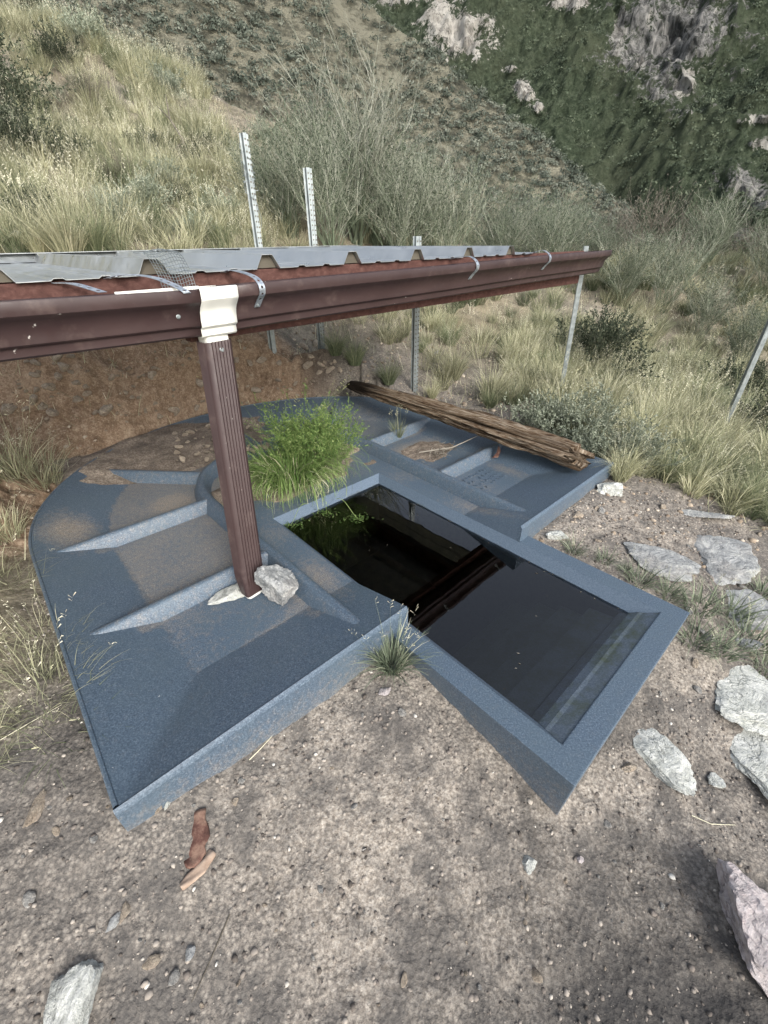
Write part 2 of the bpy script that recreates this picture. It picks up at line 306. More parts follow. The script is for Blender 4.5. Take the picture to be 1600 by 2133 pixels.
def height(x, y):
    x = np.asarray(x, float); y = np.asarray(y, float); z = tps(x, y)
    d = np.hypot(x, y-1.); far = smooth(2., 7, d); bm = bankmask(x, y)
    z = z+fbm(x*.9, y*.9, 4, 1)*(.03+.45*far)+fbm(x*6, y*6, 4, 2)*(.018+.05*far+.05*bm)+fbm(x*28, y*28, 4, 3)*.016*(1+bm)
    z = z+np.abs(fbm(x*3.3, y*3.3, 4, 14))*-.22*bm-np.maximum(0, fbm(x*9, y*9, 4, 15)-.04)*.22*bm+np.abs(fbm(x*20, y*20, 3, 16))*.07*bm
    # the body of the trough sits in the ground
    return z
def terrain_z(x, y):
    z = height(x, y); ap, arm = inside_trough(x, y, .012)
    u, v = uv_of(x, y)
    rear = (v < -.35) | (np.abs(u) > .98)
    ap0, arm0 = inside_trough(x, y, -.05)
    z = np.where(ap0 & ~arm0 & (v < 0), np.minimum(z, .052), z)
    z = np.where(ap, np.minimum(z, -.05), z); bas = (np.abs(u) < .33) & (v < .53) & (v > -.82)
    _, arm = inside_trough(x, y, .03)
    return np.where(bas | arm, -.75, z)
def axis(lo, a, b, hi, st, gr):
    r = [a]
    while r[-1] < b: r.append(r[-1]+st)
    s_ = st
    while r[-1] < hi: s_ *= gr; r.append(r[-1]+s_)
    l = [a]; s_ = st
    while l[-1] > lo: s_ *= gr; l.append(l[-1]-s_)
    return np.array(l[::-1][:-1]+r)
def grid_mesh(name, X, Y, Z, m, attrs={}, kind='structure', smooth_=True):
    ny, nx = X.shape; me = bpy.data.meshes.new(name); V = np.stack([X, Y, Z], -1).reshape(-1, 3)
    i = np.arange(ny*nx).reshape(ny, nx); Fq = np.stack([i[:-1, :-1], i[:-1, 1:], i[1:, 1:], i[1:, :-1]], -1).reshape(-1, 4)
    me.vertices.add(len(V)); me.vertices.foreach_set('co', V.ravel()); me.loops.add(Fq.size); me.loops.foreach_set('vertex_index', Fq.ravel().astype(np.int32))
    me.polygons.add(len(Fq)); me.polygons.foreach_set('loop_start', np.arange(0, Fq.size, 4, dtype=np.int32)); me.update(calc_edges=True); me.validate()
    for k, a in attrs.items(): at = me.attributes.new(k, 'FLOAT', 'POINT'); at.data.foreach_set('value', np.asarray(a, float).ravel())
    if smooth_: me.polygons.foreach_set('use_smooth', [True]*len(me.polygons))
    me.materials.append(m); o = bpy.data.objects.new(name, me); col.objects.link(o)
    if kind: o['kind'] = kind
    return o
ax = axis(-16, -1.25, 1.75, 14, .0105, 1.028); ay = axis(-3, -.25, 2.3, 16, .0105, 1.028)
GX, GY = np.meshgrid(ax, ay); GZ = terrain_z(GX, GY)
bm_ = bankmask(GX, GY); dd = np.hypot(GX, GY-1)
uu, vv = uv_of(GX, GY)
lit = np.clip(smooth(1.9, 3.2, np.hypot(GX-.1, GY-.9))*(.5+1.6*fbm(GX*1.7, GY*1.7, 4, 5))+smooth(-.85, -1.3, uu)*smooth(-.2, -.7, vv)*.8, 0, 1)*(1-bm_)
dark_patch = np.clip(smooth(.42, .12, np.hypot((GX-.48)*.8, GY-.06)+fbm(GX*5, GY*5, 4, 63)*.3)*.75+smooth(.12, .2, fbm(GX*1.6+3, GY*1.6, 4, 64))*.35*(dd < 2)+smooth(.10, .0, np.abs(np.hypot(GX-.62, (GY-.12)*.8)-.42)+fbm(GX*4, GY*4, 3, 66)*.1)*.35*(GX > .3)*(GY < .75), 0, 1)  # darker soil patches, strongest towards the near right
ground = grid_mesh('ground', GX, GY, GZ, GRD, {'bank': bm_, 'litter': lit*.8, 'dark_patch': dark_patch})
bvh = BVHTree.FromObject(ground, bpy.context.evaluated_depsgraph_get())
def gp(px, py):
    d = Vector(ray(px, py)).normalized(); h = bvh.ray_cast(Vector(CAM), d)
    return np.array(h[0]) if h[0] is not None else None
def gz(x, y): return float(terrain_z(np.array([x]), np.array([y]))[0])

# ------------------------------------------------------------------ mid slope and far mountain
def slope_sheet(name, cols_, m, d0, e0, back, amp, nsx, nsy, seed, outs=None):
    # cols_: (px, crest py, crest distance)
    pxs = np.linspace(cols_[0][0], cols_[-1][0], nsx); cy = np.interp(pxs, [c[0] for c in cols_], [c[1] for c in cols_]); cdd = np.interp(pxs, [c[0] for c in cols_], [c[2] for c in cols_])
    X = np.zeros((nsy, nsx)); Y = X.copy(); Z = X.copy()
    for i, (px, py, dc) in enumerate(zip(pxs, cy, cdd)):
        P = atd(px, py, dc); hd = P[:2]/np.linalg.norm(P[:2]); zc = P[2]; zb = CZ+math.tan(R(e0))*d0
        tt = np.linspace(0, 1+back, nsy)
        D = d0+(dc-d0)*tt; zz_ = zb+(zc-zb)*np.minimum(tt, 1)**1.1-np.maximum(tt-1, 0)*(zc-zb)*1.1
        X[:, i] = hd[0]*D; Y[:, i] = hd[1]*D; Z[:, i] = zz_
    k = 8./d0
    Z += (fbm(X*k*.5, Y*k*.5, 5, seed))*amp+fbm(X*k*4, Y*k*4, 4, seed+5)*amp*.25
    if outs:
        rk = np.zeros_like(X); pl = np.zeros_like(X); A = np.arctan2(X, Y)
        for px, py, rw_, rh_, pale in outs:
            d = ray(px, py); aa = math.atan2(d[0], d[1]); el = d[2]/math.hypot(d[0], d[1]); E = (Z-CZ)/np.hypot(X, Y); q = 1+(px-800)**2/F**2*.4
            a_ = (A-aa)*F/q**.5*1.15/rw_; b_ = (E-el)*F*1.15/rh_; a_ = a_+.35*b_
            mk = np.clip(.98-np.sqrt(a_**2+b_**2)+1.1*fbm(X*.16, Z*.16+Y*.05, 5, 71), 0, 1)*(np.sqrt(a_**2+b_**2) < 1.5); pl = np.where(mk > rk, pale, pl); rk = np.maximum(rk, mk)
        r1 = np.abs(fbm(X*.09+Z*.02, Z*.03+Y*.03, 5, 73))*2; R_ = np.hypot(X, Y); push = rk*(5-13*r1)
        X = X-X/R_*push; Y = Y-Y/R_*push
        return grid_mesh(name, X, Y, Z, m, {'rock': rk, 'pale': pl})
    return grid_mesh(name, X, Y, Z, m)
MIDM = hill_mat('dry_slope_soil', [(.10, .105, .08), (.165, .165, .125), (.28, .27, .20), (.55, .52, .39)], .6)
mid = slope_sheet('mid_hillside', [(-300, -330, 46), (200, -260, 46), (600, -90, 45), (760, 0, 44), (880, 95, 42), (1000, 205, 40), (1140, 300, 37), (1270, 400, 34), (1400, 520, 31), (1550, 640, 29), (1900, 800, 28)], MIDM, 15, -20, .35, 1.6, 260, 120, 21)
def far_mat():
    m, t, p = mat('far_chaparral_slope', .95, 0, .05); c = coords(t)
    b = ramp(t, noise(t, .5, 9, .8, c), [(.36, (.034, .046, .030)), (.5, (.075, .098, .062)), (.66, (.15, .175, .12))])
    b = mix(t, ramp(t, noise(t, .03, 5, .6, c), [(.45, 0), (.7, .5)]), b, (.12, .13, .085))
    mp = nd(t, 'ShaderNodeMapping'); mp.inputs['Scale'].default_value = (1, 1, .35); link(t, c, mp.inputs[0]); rn = noise(t, .28, 9, .78, mp.outputs[0], .8)
    pale = ramp(t, rn, [(.34, (.07, .07, .06)), (.42, (.30, .28, .25)), (.52, (.66, .63, .57)), (.7, (.82, .80, .75))]); grey = ramp(t, rn, [(.40, (.03, .034, .034)), (.47, (.10, .105, .105)), (.54, (.27, .27, .265)), (.66, (.60, .57, .52))])
    rk = mix(t, attr(t, 'pale'), grey, pale); sel = nd(t, 'ShaderNodeMath', operation='MULTIPLY_ADD'); link(t, noise(t, .5, 7, .8, c), sel.inputs[0]); sel.inputs[1].default_value = 2.6; sel.inputs[2].default_value = -1.3; s2_ = nd(t, 'ShaderNodeMath', operation='ADD'); link(t, sel.outputs[0], s2_.inputs[0]); link(t, attr(t, 'rock'), s2_.inputs[1])
    b = mix(t, ramp(t, s2_.outputs[0], [(.42, 0), (.5, 1)]), b, rk); link(t, b, p.inputs['Base Color']); q = bump(t, p, noise(t, .6, 8, .8, c), 1., 3.); bump(t, p, rn, 1., 5., q); return m
FARM = far_mat()
OUT = [(945, 62, 85, 55, 1.), (1090, 190, 24, 20, 1.), (1062, 145, 20, 9, 1.), (1125, 225, 14, 12, .9), (1400, 80, 120, 105, .15), (1428, 165, 26, 38, .85), (1335, 130, 16, 26, .4), (1190, 8, 55, 14, .8), (840, -2, 75, 16, .9), (1560, 400, 50, 42, .2), (1545, 490, 34, 30, .3), (1590, 300, 30, 12, .6), (1580, 250, 35, 8, .7), (980, 95, 40, 30, 1.), (1290, 60, 16, 60, .35), (700, -60, 60, 25, .9)]
far = slope_sheet('far_mountain', [(-1200, -560, 390), (0, -380, 350), (800, -330, 330), (1600, -340, 320), (2400, -420, 300), (3200, -500, 280)], FARM, 90, -24, .12, 26, 760, 400, 33, OUT)
# valley floor to the horizon
def annulus(name, r0, r1, z, m):
    a = np.linspace(0, 2*math.pi, 97); rr = np.linspace(0, 1, 12)**2*(r1-r0)+r0; A, B = np.meshgrid(a, rr)
    X = B*np.cos(A); Y = B*np.sin(A); Z = z+fbm(X*.05, Y*.05, 4, 40)*4; return grid_mesh(name, X, Y, Z, m)
val = annulus('terrain', .5, 2500, -14, MIDM)

# ------------------------------------------------------------------ trough (wildlife drinker)
troot = empty('wildlife_water_trough', tuple(O), 'blue grey moulded plastic drinking trough with ribbed fan apron and dark water', 'water trough')
W0, EZ = 1.05, .066
us = sorted(set(np.round(np.concatenate([np.arange(-1.05, 1.0501, .014), [-.82, .78, -.2935, .2935, -.354, .354, 1.05]]), 5)))
us = np.array([u for i, u in enumerate(us) if i == 0 or u-us[i-1] > .0045 or u in (-.82, .78, -.2935, .2935, -.354, .354, 1.05)])
vs = np.concatenate([-2.02+.0*np.arange(1), -1.05-.97*np.cos(np.linspace(.02, math.pi/2, 70))[1:-1], np.linspace(-1.05, -.775, 22), np.linspace(-.775, -.25, 40)[1:], np.linspace(-.25, 0, 24)[1:]])
def apz(u, v):
    e = np.where(v < -1.05, np.sqrt((u/W0)**2+((v+1.05)/.97)**2)*W0, 0)
    s = np.maximum.reduce([(-u-.82)/.23*(v >= -1.05), (u-.80)/.25*(v >= -1.05), (e-.81)/.24, (v+.25)/.25, np.zeros_like(u)])
    return EZ*np.clip(s, 0, 1)+.0*u
UU, VV = np.meshgrid(us, vs)
Wv = np.where(VV < -1.05, np.sqrt(np.maximum(1-((VV+1.05)/.97)**2, 1e-5)), 1.); UU = UU*Wv
ZZ = apz(UU, VV)
# dust where soil has washed onto the bays
def blob(u, v, cu, cv, ru, rv, rot=0): a = (u-cu)*math.cos(rot)+(v-cv)*math.sin(rot); b = -(u-cu)*math.sin(rot)+(v-cv)*math.cos(rot); return np.clip(1.3-np.sqrt((a/ru)**2+(b/rv)**2), 0, 1)
nz = fbm(UU*9, VV*9, 4, 50)
floor_ = (ZZ < .002)
dust = np.zeros_like(UU)
dust = np.maximum(dust, .62*floor_*((UU < -.4) & (VV < -.57) & (VV > -1.0)))
dust = np.maximum(dust, .62*floor_*((UU < -.3) & (VV < -1.05)))
dust = np.maximum(dust, 1.0*blob(UU, VV, -.55, -1.2, .16, .14)*floor_)
dust = np.maximum(dust, .85*blob(UU, VV, -.3, -1.75, .5, .25))
dust = np.maximum(dust, .95*blob(UU, VV, -.93, -1.2, .09, .17))
dust = np.maximum(dust, .8*blob(UU, VV, -.47, -.93, .12, .1))
dust = np.maximum(dust, .75*blob(UU, VV, -.58, -.235, .17, .03)*(VV < -.245)); dust = np.maximum(dust, .55*blob(UU, VV, -.47, -.27, .09, .07)*(VV < -.24))
dust = np.maximum(dust, .65*blob(UU, VV, -.36, -.34, .05, .16)); dust = np.maximum(dust, .5*blob(UU, VV, .36, -.22, .04, .2))
dust = np.maximum(dust, .9*blob(UU, VV, .62, -.86, .2, .1)); dust = np.maximum(dust, .55*blob(UU, VV, .76, -.38, .05, .14))
dust = np.maximum(dust, .5*blob(UU, VV, .6, -1.4, .3, .3)); dust = np.maximum(dust, .8*blob(UU, VV, 0, -1.15, .42, .3))
dust = np.maximum(dust, .35*floor_*(fbm(UU*4, VV*4, 3, 52)+.5)); e1 = np.exp(-((np.abs(UU)-.475)/.022)**2)*(VV > -1.0)+np.exp(-((VV+.495)/.016)**2)*(np.abs(UU) > .46)+np.exp(-((VV+.575)/.02)**2)*(np.abs(UU) > .46)+np.exp(-((VV+1.0)/.02)**2)*(np.abs(UU) > .46)+np.exp(-((VV+1.085)/.025)**2)*(np.abs(UU) > .46); dust = np.maximum(dust, .8*np.clip(e1, 0, 1)*(ZZ < .02)*(.6+1.2*fbm(UU*7, VV*7, 3, 56)))
dust = np.maximum(dust, .05+0*dust); dust = np.clip(dust+nz*.5*(dust > .1), 0, 1)
mb = MB(); dl = []
ny, nx = UU.shape
keep = {}
V = [T(UU[j, i], VV[j, i], ZZ[j, i]) for j in range(ny) for i in range(nx)]
Fq = []
for j in range(ny-1):
    for i in range(nx-1):
        uc = (UU[j, i]+UU[j, i+1])/2; vc = (VV[j, i]+VV[j+1, i])/2
        if abs(uc) < .2935 and vc > -.775: continue
        Fq.append((j*nx+i, j*nx+i+1, (j+1)*nx+i+1, (j+1)*nx+i))
mb.add(V, Fq); dl += list(dust.ravel())
# rolled lip and skirt round the outside
loop = [(-W0*1., 0.)]+[(-W0, v) for v in np.linspace(0, -1.05, 24)[1:]]+[(W0*-math.cos(a), -1.05-.97*math.sin(a)) for a in np.linspace(0, math.pi, 90)[1:-1]]+[(W0, v) for v in np.linspace(-1.05, 0, 24)]
rings = []
for k, (u, v) in enumerate(loop):
    a = np.array(loop[max(k-1, 0)]); b = np.array(loop[min(k+1, len(loop)-1)]); d = (b-a)/np.linalg.norm(b-a); n = np.array([-d[1], d[0]]) if False else np.array([-d[1], d[0]])
    if n @ (np.array([u, v])-np.array([0, -1.])) < 0: n = -n
    rings.append([T(u+n[0]*o_, v+n[1]*o_, zz_) for o_, zz_ in ((0, EZ), (.002, EZ+.004), (.006, EZ+.005), (.010, EZ+.002), (.011, EZ-.006), (.009, -.10))])
mb.loft(rings); dl += [.1]*(len(mb.v)-len(dl))
# front wall of the apron, both wings, and the step down to the arm rim
def wall(pts_top, pts_bot, k=10):
    R0 = [[a*(1-s)+b*s for s in np.linspace(0, 1, k)] for a, b in zip(pts_top, pts_bot)]; mb.loft(R0)
for sg in (-1, 1):
    uo = np.linspace(.354, 1.061, 40)*sg
    n0 = len(mb.v)
    mb.loft([[T(u, 0, EZ), T(u, .004, EZ+.003), T(u, .009, EZ-.001), T(u, .012, EZ-.008), T(u, .012-.006, -.12-.1*(1.06-abs(u)))] for u in uo])
    dl += [.0, .0, .0, .05, .75]*len(uo)
    n0 = len(mb.v)
    mb.loft([[T(sg*u, 0, EZ), T(sg*u, .004, EZ+.003), T(sg*u, .009, EZ-.001), T(sg*u, .012, EZ-.008), T(sg*u, .0115, -.02)] for u in (.2935, .354)]); dl += [.05]*(len(mb.v)-n0)
    n0 = len(mb.v); mb.add([T(sg*.2935, 0, EZ), T(sg*.2935, .004, EZ+.003), T(sg*.2935, .009, EZ-.001), T(sg*.2935, .012, EZ-.008), T(sg*.2935, .0115, -.02), T(sg*.2935, 0, -.02)], [(0, 1, 2, 3, 4, 5)]); dl += [.05]*6
me_o = mb.build('apron_shell', PLA, troot, True, 0, normals=True)
at = me_o.data.attributes.new('dust', 'FLOAT', 'POINT'); at.data.foreach_set('value', dl)
# smooth shading only below 30 degrees
def autosmooth(o, ang=30):
    me = o.data; b = bmesh.new(); b.from_mesh(me)
    for e in b.edges: e.smooth = not (len(e.link_faces) == 2 and e.calc_face_angle(0) > R(ang))
    for f_ in b.faces: f_.smooth = True
    b.to_mesh(me); b.free()
autosmooth(me_o, 12)
def setdust(o, val):
    a = o.data.attributes.new('dust', 'FLOAT', 'POINT'); n = len(o.data.vertices)
    a.data.foreach_set('value', [val(tuple(v.co)) if callable(val) else val for v in o.data.vertices])
# ridges: cross-section lofted along a path in (u, v)
def ridge(path, tops, base_w, top_w, name, dv=.12):
    m_ = MB(); rings = []
    for k, ((u, v), zt) in enumerate(zip(path, tops)):
        a = np.array(path[max(k-1, 0)]); b = np.array(path[min(k+1, len(path)-1)]); d = (b-a)/np.linalg.norm(b-a); n = np.array([-d[1], d[0]])
        fr_ = min(1., max(0., zt/.05)) if hasattr(zt, '__len__') is False else 1
        hw, tw = base_w/2, top_w/2
        prof = [(-hw-.004, -.03), (-hw, -.002), (-tw-.005, zt-.008), (-tw, zt-.002), (-tw*.4, zt), (tw*.4, zt), (tw, zt-.002), (tw+.005, zt-.008), (hw, -.002), (hw+.004, -.03)]
        rings.append([T(u+n[0]*o_, v+n[1]*o_, z_) for o_, z_ in prof])
    m_.loft(rings, caps=True); o = m_.build(name, PLA, troot, True); autosmooth(o, 40); setdust(o, dv); return o
def lin(a, b, n): return [tuple(np.array(a)*(1-s)+np.array(b)*s) for s in np.linspace(0, 1, n)]
cp = lin((-.425, -.045), (-.44, -1.0), 40)+[(-.44*math.cos(a)**.8 if math.cos(a) > 0 else .44*abs(math.cos(a))**.8, -1.0-.42*math.sin(a)**.8) for a in np.linspace(0, math.pi, 40)[1:-1]]+lin((.44, -1.0), (.425, -.045), 40)
nC = len(cp)
tp = [.052 for _ in cp]
ridge(cp, tp, .075, .024, 'curb')
for (a, b) in (((-.45, -.535), (-1.02, -.535)), ((-.45, -1.035), (-1.02, -1.05)), ((-.37, -1.30), (-.79, -1.76)), ((0, -1.41), (0, -2.0)), ((.37, -1.30), (.79, -1.76)), ((.45, -1.03), (1.02, -1.05)), ((.45, -.52), (1.02, -.52))):
    ridge(lin(a, b, 20), list(np.linspace(.05, .05, 20)), .07, .018, 'rib', .2)
# arm: rim and outer walls
rm = MB()
A_, B_, C_, D_ = (-.354, .0), (-.354, .557), (.354, .557), (.354, .0)
a_, b_, c_, d_ = (-.2935, .0), (-.2935, .497), (.2935, .497), (.2935, .0)
outer = [A_, B_, C_, D_]; inner = [a_, b_, c_, d_]
rm.loft([[T(u*.93, v-(.02 if v > .5 else 0), -.34) for u, v in outer], [T(u, v, -.002) for u, v in outer], [T(u, v, 0) for u, v in outer], [T(u, v, 0) for u, v in inner], [T(u*.993, v-.002, -.002) for u, v in inner]])
o = rm.build('rim', PLA, troot, False, .004); setdust(o, lambda c_: .75 if c_[2] < -.1 else .05)
# subdivided dust on wall foot is left to the material noise
bs = MB()
def rectring(z, du, v0, v1): return [T(-.2935+du, v0, z), T(-.2935+du, v1, z), T(.2935-du, v1, z), T(.2935-du, v0, z)]
bs.loft([rectring(.0, 0, -.775, .0), rectring(-.015, 0, -.775, .497)], closed=False)
o_b = MB()
for sg in (-1, 1): o_b.add([T(sg*.2935, 0, EZ), T(sg*.2935, -.25, 0), T(sg*.2935, 0, 0)], [(0, 1, 2)])
zs = [0, -.01, -.02, -.03, -.04, -.052, -.12, -.2, -.3, -.42]
def ins(z): return .85*min(-z, .045)+.03*max(0, -z-.045)
o_b.loft([[T(a*(.2935-ins(z)), v, z) for a, v in ((-1, .4985), (-1, -.775+ins(z)), (1, -.775+ins(z)), (1, .4985))] for z in zs])
o_b.add([T(-.29, -.77, -.42), T(.29, -.77, -.42), T(.29, .5, -.42), T(-.29, .5, -.42)], [(0, 1, 2, 3)])
o = o_b.build('basin', BAS, troot, False); basin = o
# steps leading down into the water, each a moulded tread
prof = [(.499, -.001), (.458, -.020), (.448, -.0225), (.420, -.039), (.404, -.046), (.394, -.072), (.318, -.085), (.308, -.128), (.232, -.138), (.222, -.170), (.15, -.178), (.14, -.22), (.06, -.24), (.03, -.42)]
for k in range(0, len(prof)-1):
    if k in (0,): nm = 'end_wall'
    elif k % 2 == 1 and k > 1 or k == 1: nm = 'step'
for nm, i0, i1 in (('end_slope', 0, 1), ('step', 1, 4), ('step', 4, 6), ('step', 6, 8), ('step', 8, 10), ('step', 10, 13)):
    sm = MB(); pp = prof[i0:i1+1]
    sm.loft([[T(sd*(.2928-ins(z)), v, z) for v, z in pp] for sd in (-1, 1)])
    o = sm.build(nm, STP, basin, False); setdust(o, .05)
wm = MB(); wm.box(T(0, -.17, -.2675), EX*.305, EY*.66, (0, 0, .2325))
o = wm.build('water', WAT); tag(o, kind='structure')
# faint raised lettering moulded in the right bay, worn beyond reading
em = MB(); rl = random.Random(5)
for row in range(4):
    u0 = .50
    for ch in range(9):
        x0 = u0+.026*ch; y0 = -.44+row*.036
        if row in (1, 3) and ch in (3,): continue
        for st_ in range(3):
            k = rl.choice('vhdm'); a = {'v': (0, 1), 'h': (1, 0), 'd': (.7, .7), 'm': (-.7, .7)}[k]; cx = x0+rl.uniform(-.004, .004); cy = y0+rl.uniform(-.006, .006)
            c_p = T(cx, cy, .0015); ln = .008
            em.box(c_p, EX*a[0]*ln*.7+EY*a[1]*ln, (EX*-a[1]+EY*a[0])*.0016, (0, 0, .0012))
o = em.build('embossed_lettering', PLA, troot); setdust(o, .1)

# ------------------------------------------------------------------ roof, fascia, gutter
rroot = empty('shelter_roof', tuple(E_(.6, -.35, .74)), 'low ribbed metal sheet roof on a dark red fascia board', 'roof')
SL = .008
def roof_z(g): return .897+SL*-g
pts = []
s0, s1 = -1.9, 1.79; k0 = -8
sx = []
for k in range(k0, 9):
    c_ = k*.305
    sx += [(c_-.037, 0), (c_-.016, .033), (c_+.016, .033), (c_+.037, 0)]
    for q in (.11, .20): sx += [(c_+q-.014, 0), (c_+q-.008, .004), (c_+q+.008, .004), (c_+q+.014, 0)]
sx = [(a, b) for a, b in sx if s0 < a < s1]
rf = MB()
gs = [.012, -1.33]
rf.loft([[E_(a, g, roof_z(g)+b) for a, b in sx] for g in gs])
rf.loft([[E_(a, g, roof_z(g)+b-.0012) for a, b in sx][::-1] for g in gs])
rf.loft([[E_(a, .012, roof_z(.012)+b) for a, b in sx], [E_(a, .012, roof_z(.012)+b-.0012) for a, b in sx]])
o = rf.build('metal_sheet', ROOF, rroot, normals=False); sheet = o
fl = MB(); fl.loft([[E_(a, g, z) for g, z in ((-1.26, .9405), (-1.30, .942), (-1.345, .9405), (-1.346, .86))] for a in (-1.9, 1.76)]); o = fl.build('rear_flashing', ROOF, rroot, normals=False); o.modifiers.new('s', 'SOLIDIFY').thickness = .0012
fl = MB(); fl.loft([[E_(a, g, z) for g, z in ((-1.30, .9405), (-1.275, .93), (-1.24, .91))] for a in (-1.9, 1.76)]); o = fl.build('flashing_flange', ROOF, rroot, normals=False)
# dark plugs standing in for the shade inside the open rib ends
for k in range(-3, 6):
    c_ = k*.305; cm = MB()
    q = [(c_-.0345, .0005), (c_-.015, .0315), (c_+.015, .0315), (c_+.0345, .0005)]
    cm.loft([[E_(a, -.004, roof_z(.0)+b) for a, b in q], [E_(a, -.05, roof_z(-.05)+b) for a, b in q]], closed=True, caps=True); cm.build('rib_hollow_shade', RIBIN, sheet)
fb = MB(); fb.box(E_(1.17, -.021, .816), DH*1.12, N_*.019, (0, 0, .079)); fb.build('fascia_board', FAS, rroot, bevel=.003)
fb = MB(); fb.box(E_(-.93, -.021, .832), DH*.975, N_*.019, (0, 0, .063)); fb.build('fascia_board', FAS, rroot, bevel=.003)
fb = MB(); fb.box(E_(-.2, -1.29, .83), DH*1.66, N_*.019, (0, 0, .06)); fb.build('rear_board', FAS, rroot, bevel=.003)
for s in (-1.2, .3, 1.4): fb = MB(); fb.box(E_(s, -.66, .845), DH*.019, N_*.61, (0, 0, .048)); fb.build('rafter', FAS, rroot)
for s, z in ((.02, 0), (.93, 0), (1.72, 0), (2.02, 0)):
    pass
groot = empty('rain_gutter', tuple(E_(.6, .06, .76)), 'dark brown rain gutter with white outlet, ribbed downpipe and bent strap hangers', 'gutter')
GP = [(.004, -.004), (.004, -.102), (.066, -.105), (.0715, -.101), (.0725, -.086), (.074, -.0835), (.0795, -.082), (.0835, -.078), (.0845, -.07), (.086, -.06), (.0905, -.049), (.0975, -.039), (.1055, -.0315), (.112, -.0275), (.1155, -.024), (.1165, -.018), (.1175, -.004), (.116, -.0005), (.112, .0), (.106, -.001), (.103, -.006)]
def gutter(sa, sb, za, zb, name, m_, off=0., prof=GP, n=30, wob=0.):
    g_ = MB(); rings = []
    for k in range(n+1):
        s = sa+(sb-sa)*k/n; z = za+(zb-za)*k/n+wob*math.sin(s*5.)
        rings.append([E_(s, a+off*(1 if a > .05 else 0), z+b-off*(1 if b < -.05 else 0)+(off if b > -.03 else 0)) for a, b in prof])
    g_.loft(rings); o = g_.build(name, m_, groot, True, normals=False)
    sd_ = o.modifiers.new('s', 'SOLIDIFY'); sd_.thickness = .0016; autosmooth(o, 35); return o
gutter(-1.95, .062, .905, .8655, 'gutter_section', GUT, wob=.0008)
gutter(.118, 2.36, .868, .8965, 'gutter_section', GUT, wob=.0008)
gutter(.052, .146, .8655, .8665, 'outlet_connector', WHITE, off=.003, n=4)
# end cap
ec = MB(); ec.add([E_(2.359, a, .8965+b) for a, b in GP[:-3]], [tuple(range(len(GP)-3))]); ec.build('end_cap', GUT, groot)
# white back flange showing left of the connector
fl = MB(); fl.box(E_(-.03, .0985, .8705), DH*.09, N_*.002, (0, 0, .003)); fl.build('connector_flange', WHITE, groot)
# spout + downpipe
top = E_(.094, .040, .765); bot = np.array([-.4276, 1.0155, .008])
axd = (bot-top)/np.linalg.norm(bot-top)
def pipe_ring(c, hw, hd, ribs, k=6, scale=1., rotz=R(-6)):
    xv = DH*math.cos(rotz)+N_*math.sin(rotz); yv = -DH*math.sin(rotz)+N_*math.cos(rotz); P = []
    pts = []
    r = .011
    def side(a, b, nrib):
        n = nrib*4 if nrib else 6; L = []
        for i in range(n):
            s = i/n; p_ = np.array(a)*(1-s)+np.array(b)*s; nr = np.array([(b[1]-a[1]), -(b[0]-a[0])]); nr = nr/np.linalg.norm(nr)
            L.append(p_+nr*(.0016*math.sin(s*nrib*2*math.pi) if ribs else 0))
        return L
    cs = [(-hw+r, -hd), (hw-r, -hd), (hw, -hd+r), (hw, hd-r), (hw-r, hd), (-hw+r, hd), (-hw, hd-r), (-hw, -hd+r)]
    for i in range(0, 8, 2):
        a, b = cs[i], cs[i+1]; pts += side(a, b, 6 if i in (0, 4) else 4)
        c2, d2_ = cs[i+1], cs[(i+2) % 8]
        cx = (np.clip(c2[0], -hw+r, hw-r)+np.clip(d2_[0], -hw+r, hw-r))/2; cy = (np.clip(c2[1], -hd+r, hd-r)+np.clip(d2_[1], -hd+r, hd-r))/2
        a0 = math.atan2(c2[1]-cy, c2[0]-cx)
        for q in (0, .5): pts.append(np.array([cx+r*math.cos(a0+q*math.pi/2), cy+r*math.sin(a0+q*math.pi/2)]))
    return [c+(xv*p_[0]-yv*p_[1])*scale for p_ in pts]
sp_ = MB(); sp_.loft([pipe_ring(top+np.array([0, 0, .02]), .034, .026, False), pipe_ring(top-np.array([0, 0, .04]), .033, .025, False)], closed=True); o = sp_.build('outlet_spout', WHITE, groot, True); autosmooth(o, 40)
dp = MB(); tt = [0, .004, .5, .93, .97, .985, .995]
p_top = top-np.array([0, 0, .022])
rings = []
for i, s in enumerate(np.linspace(0, 1, 24)):
    c_ = p_top*(1-s)+(bot+np.array([0, 0, .012]))*s
    rings.append(pipe_ring(c_, .0385 if s > 0 else .039, .029, s < .95, scale=1 if s < .93 else (.99-.25*(s-.93)/.07)))
dp.loft(rings, closed=True); o = dp.build('downpipe', GUT, groot, True, normals=True); autosmooth(o, 50); dpo = o
dq = MB(); dq.loft([pipe_ring(bot+np.array([0, 0, .030]), .028, .020, False), pipe_ring(bot+np.array([.002, 0, .002]), .026, .019, False)], closed=True, caps=True); dq.build('pipe_end', WHITE, dpo)
def screw(c, n, r, par, name='screw', m_=None):
    s_ = MB(); n = np.array(n)/np.linalg.norm(n); s_.tube([np.array(c), np.array(c)+n*.0015, np.array(c)+n*.0022], [r*1.5, r*1.5, r*.9], 12); s_.tube([np.array(c)+n*.001, np.array(c)+n*.005], [r*.85, r*.8], 6); return s_.build(name, m_ or GALV, par)
screw(p_top+N_*.030+DH*.002-np.array([0, 0, .022]), N_, .0045, dpo)
screw(p_top+N_*.030+DH*.006-np.array([0, 0, .036]), N_, .002, dpo, 'screw_hole', RIBIN)
screw(E_(-.0, .0905, .813), N_, .0035, groot)
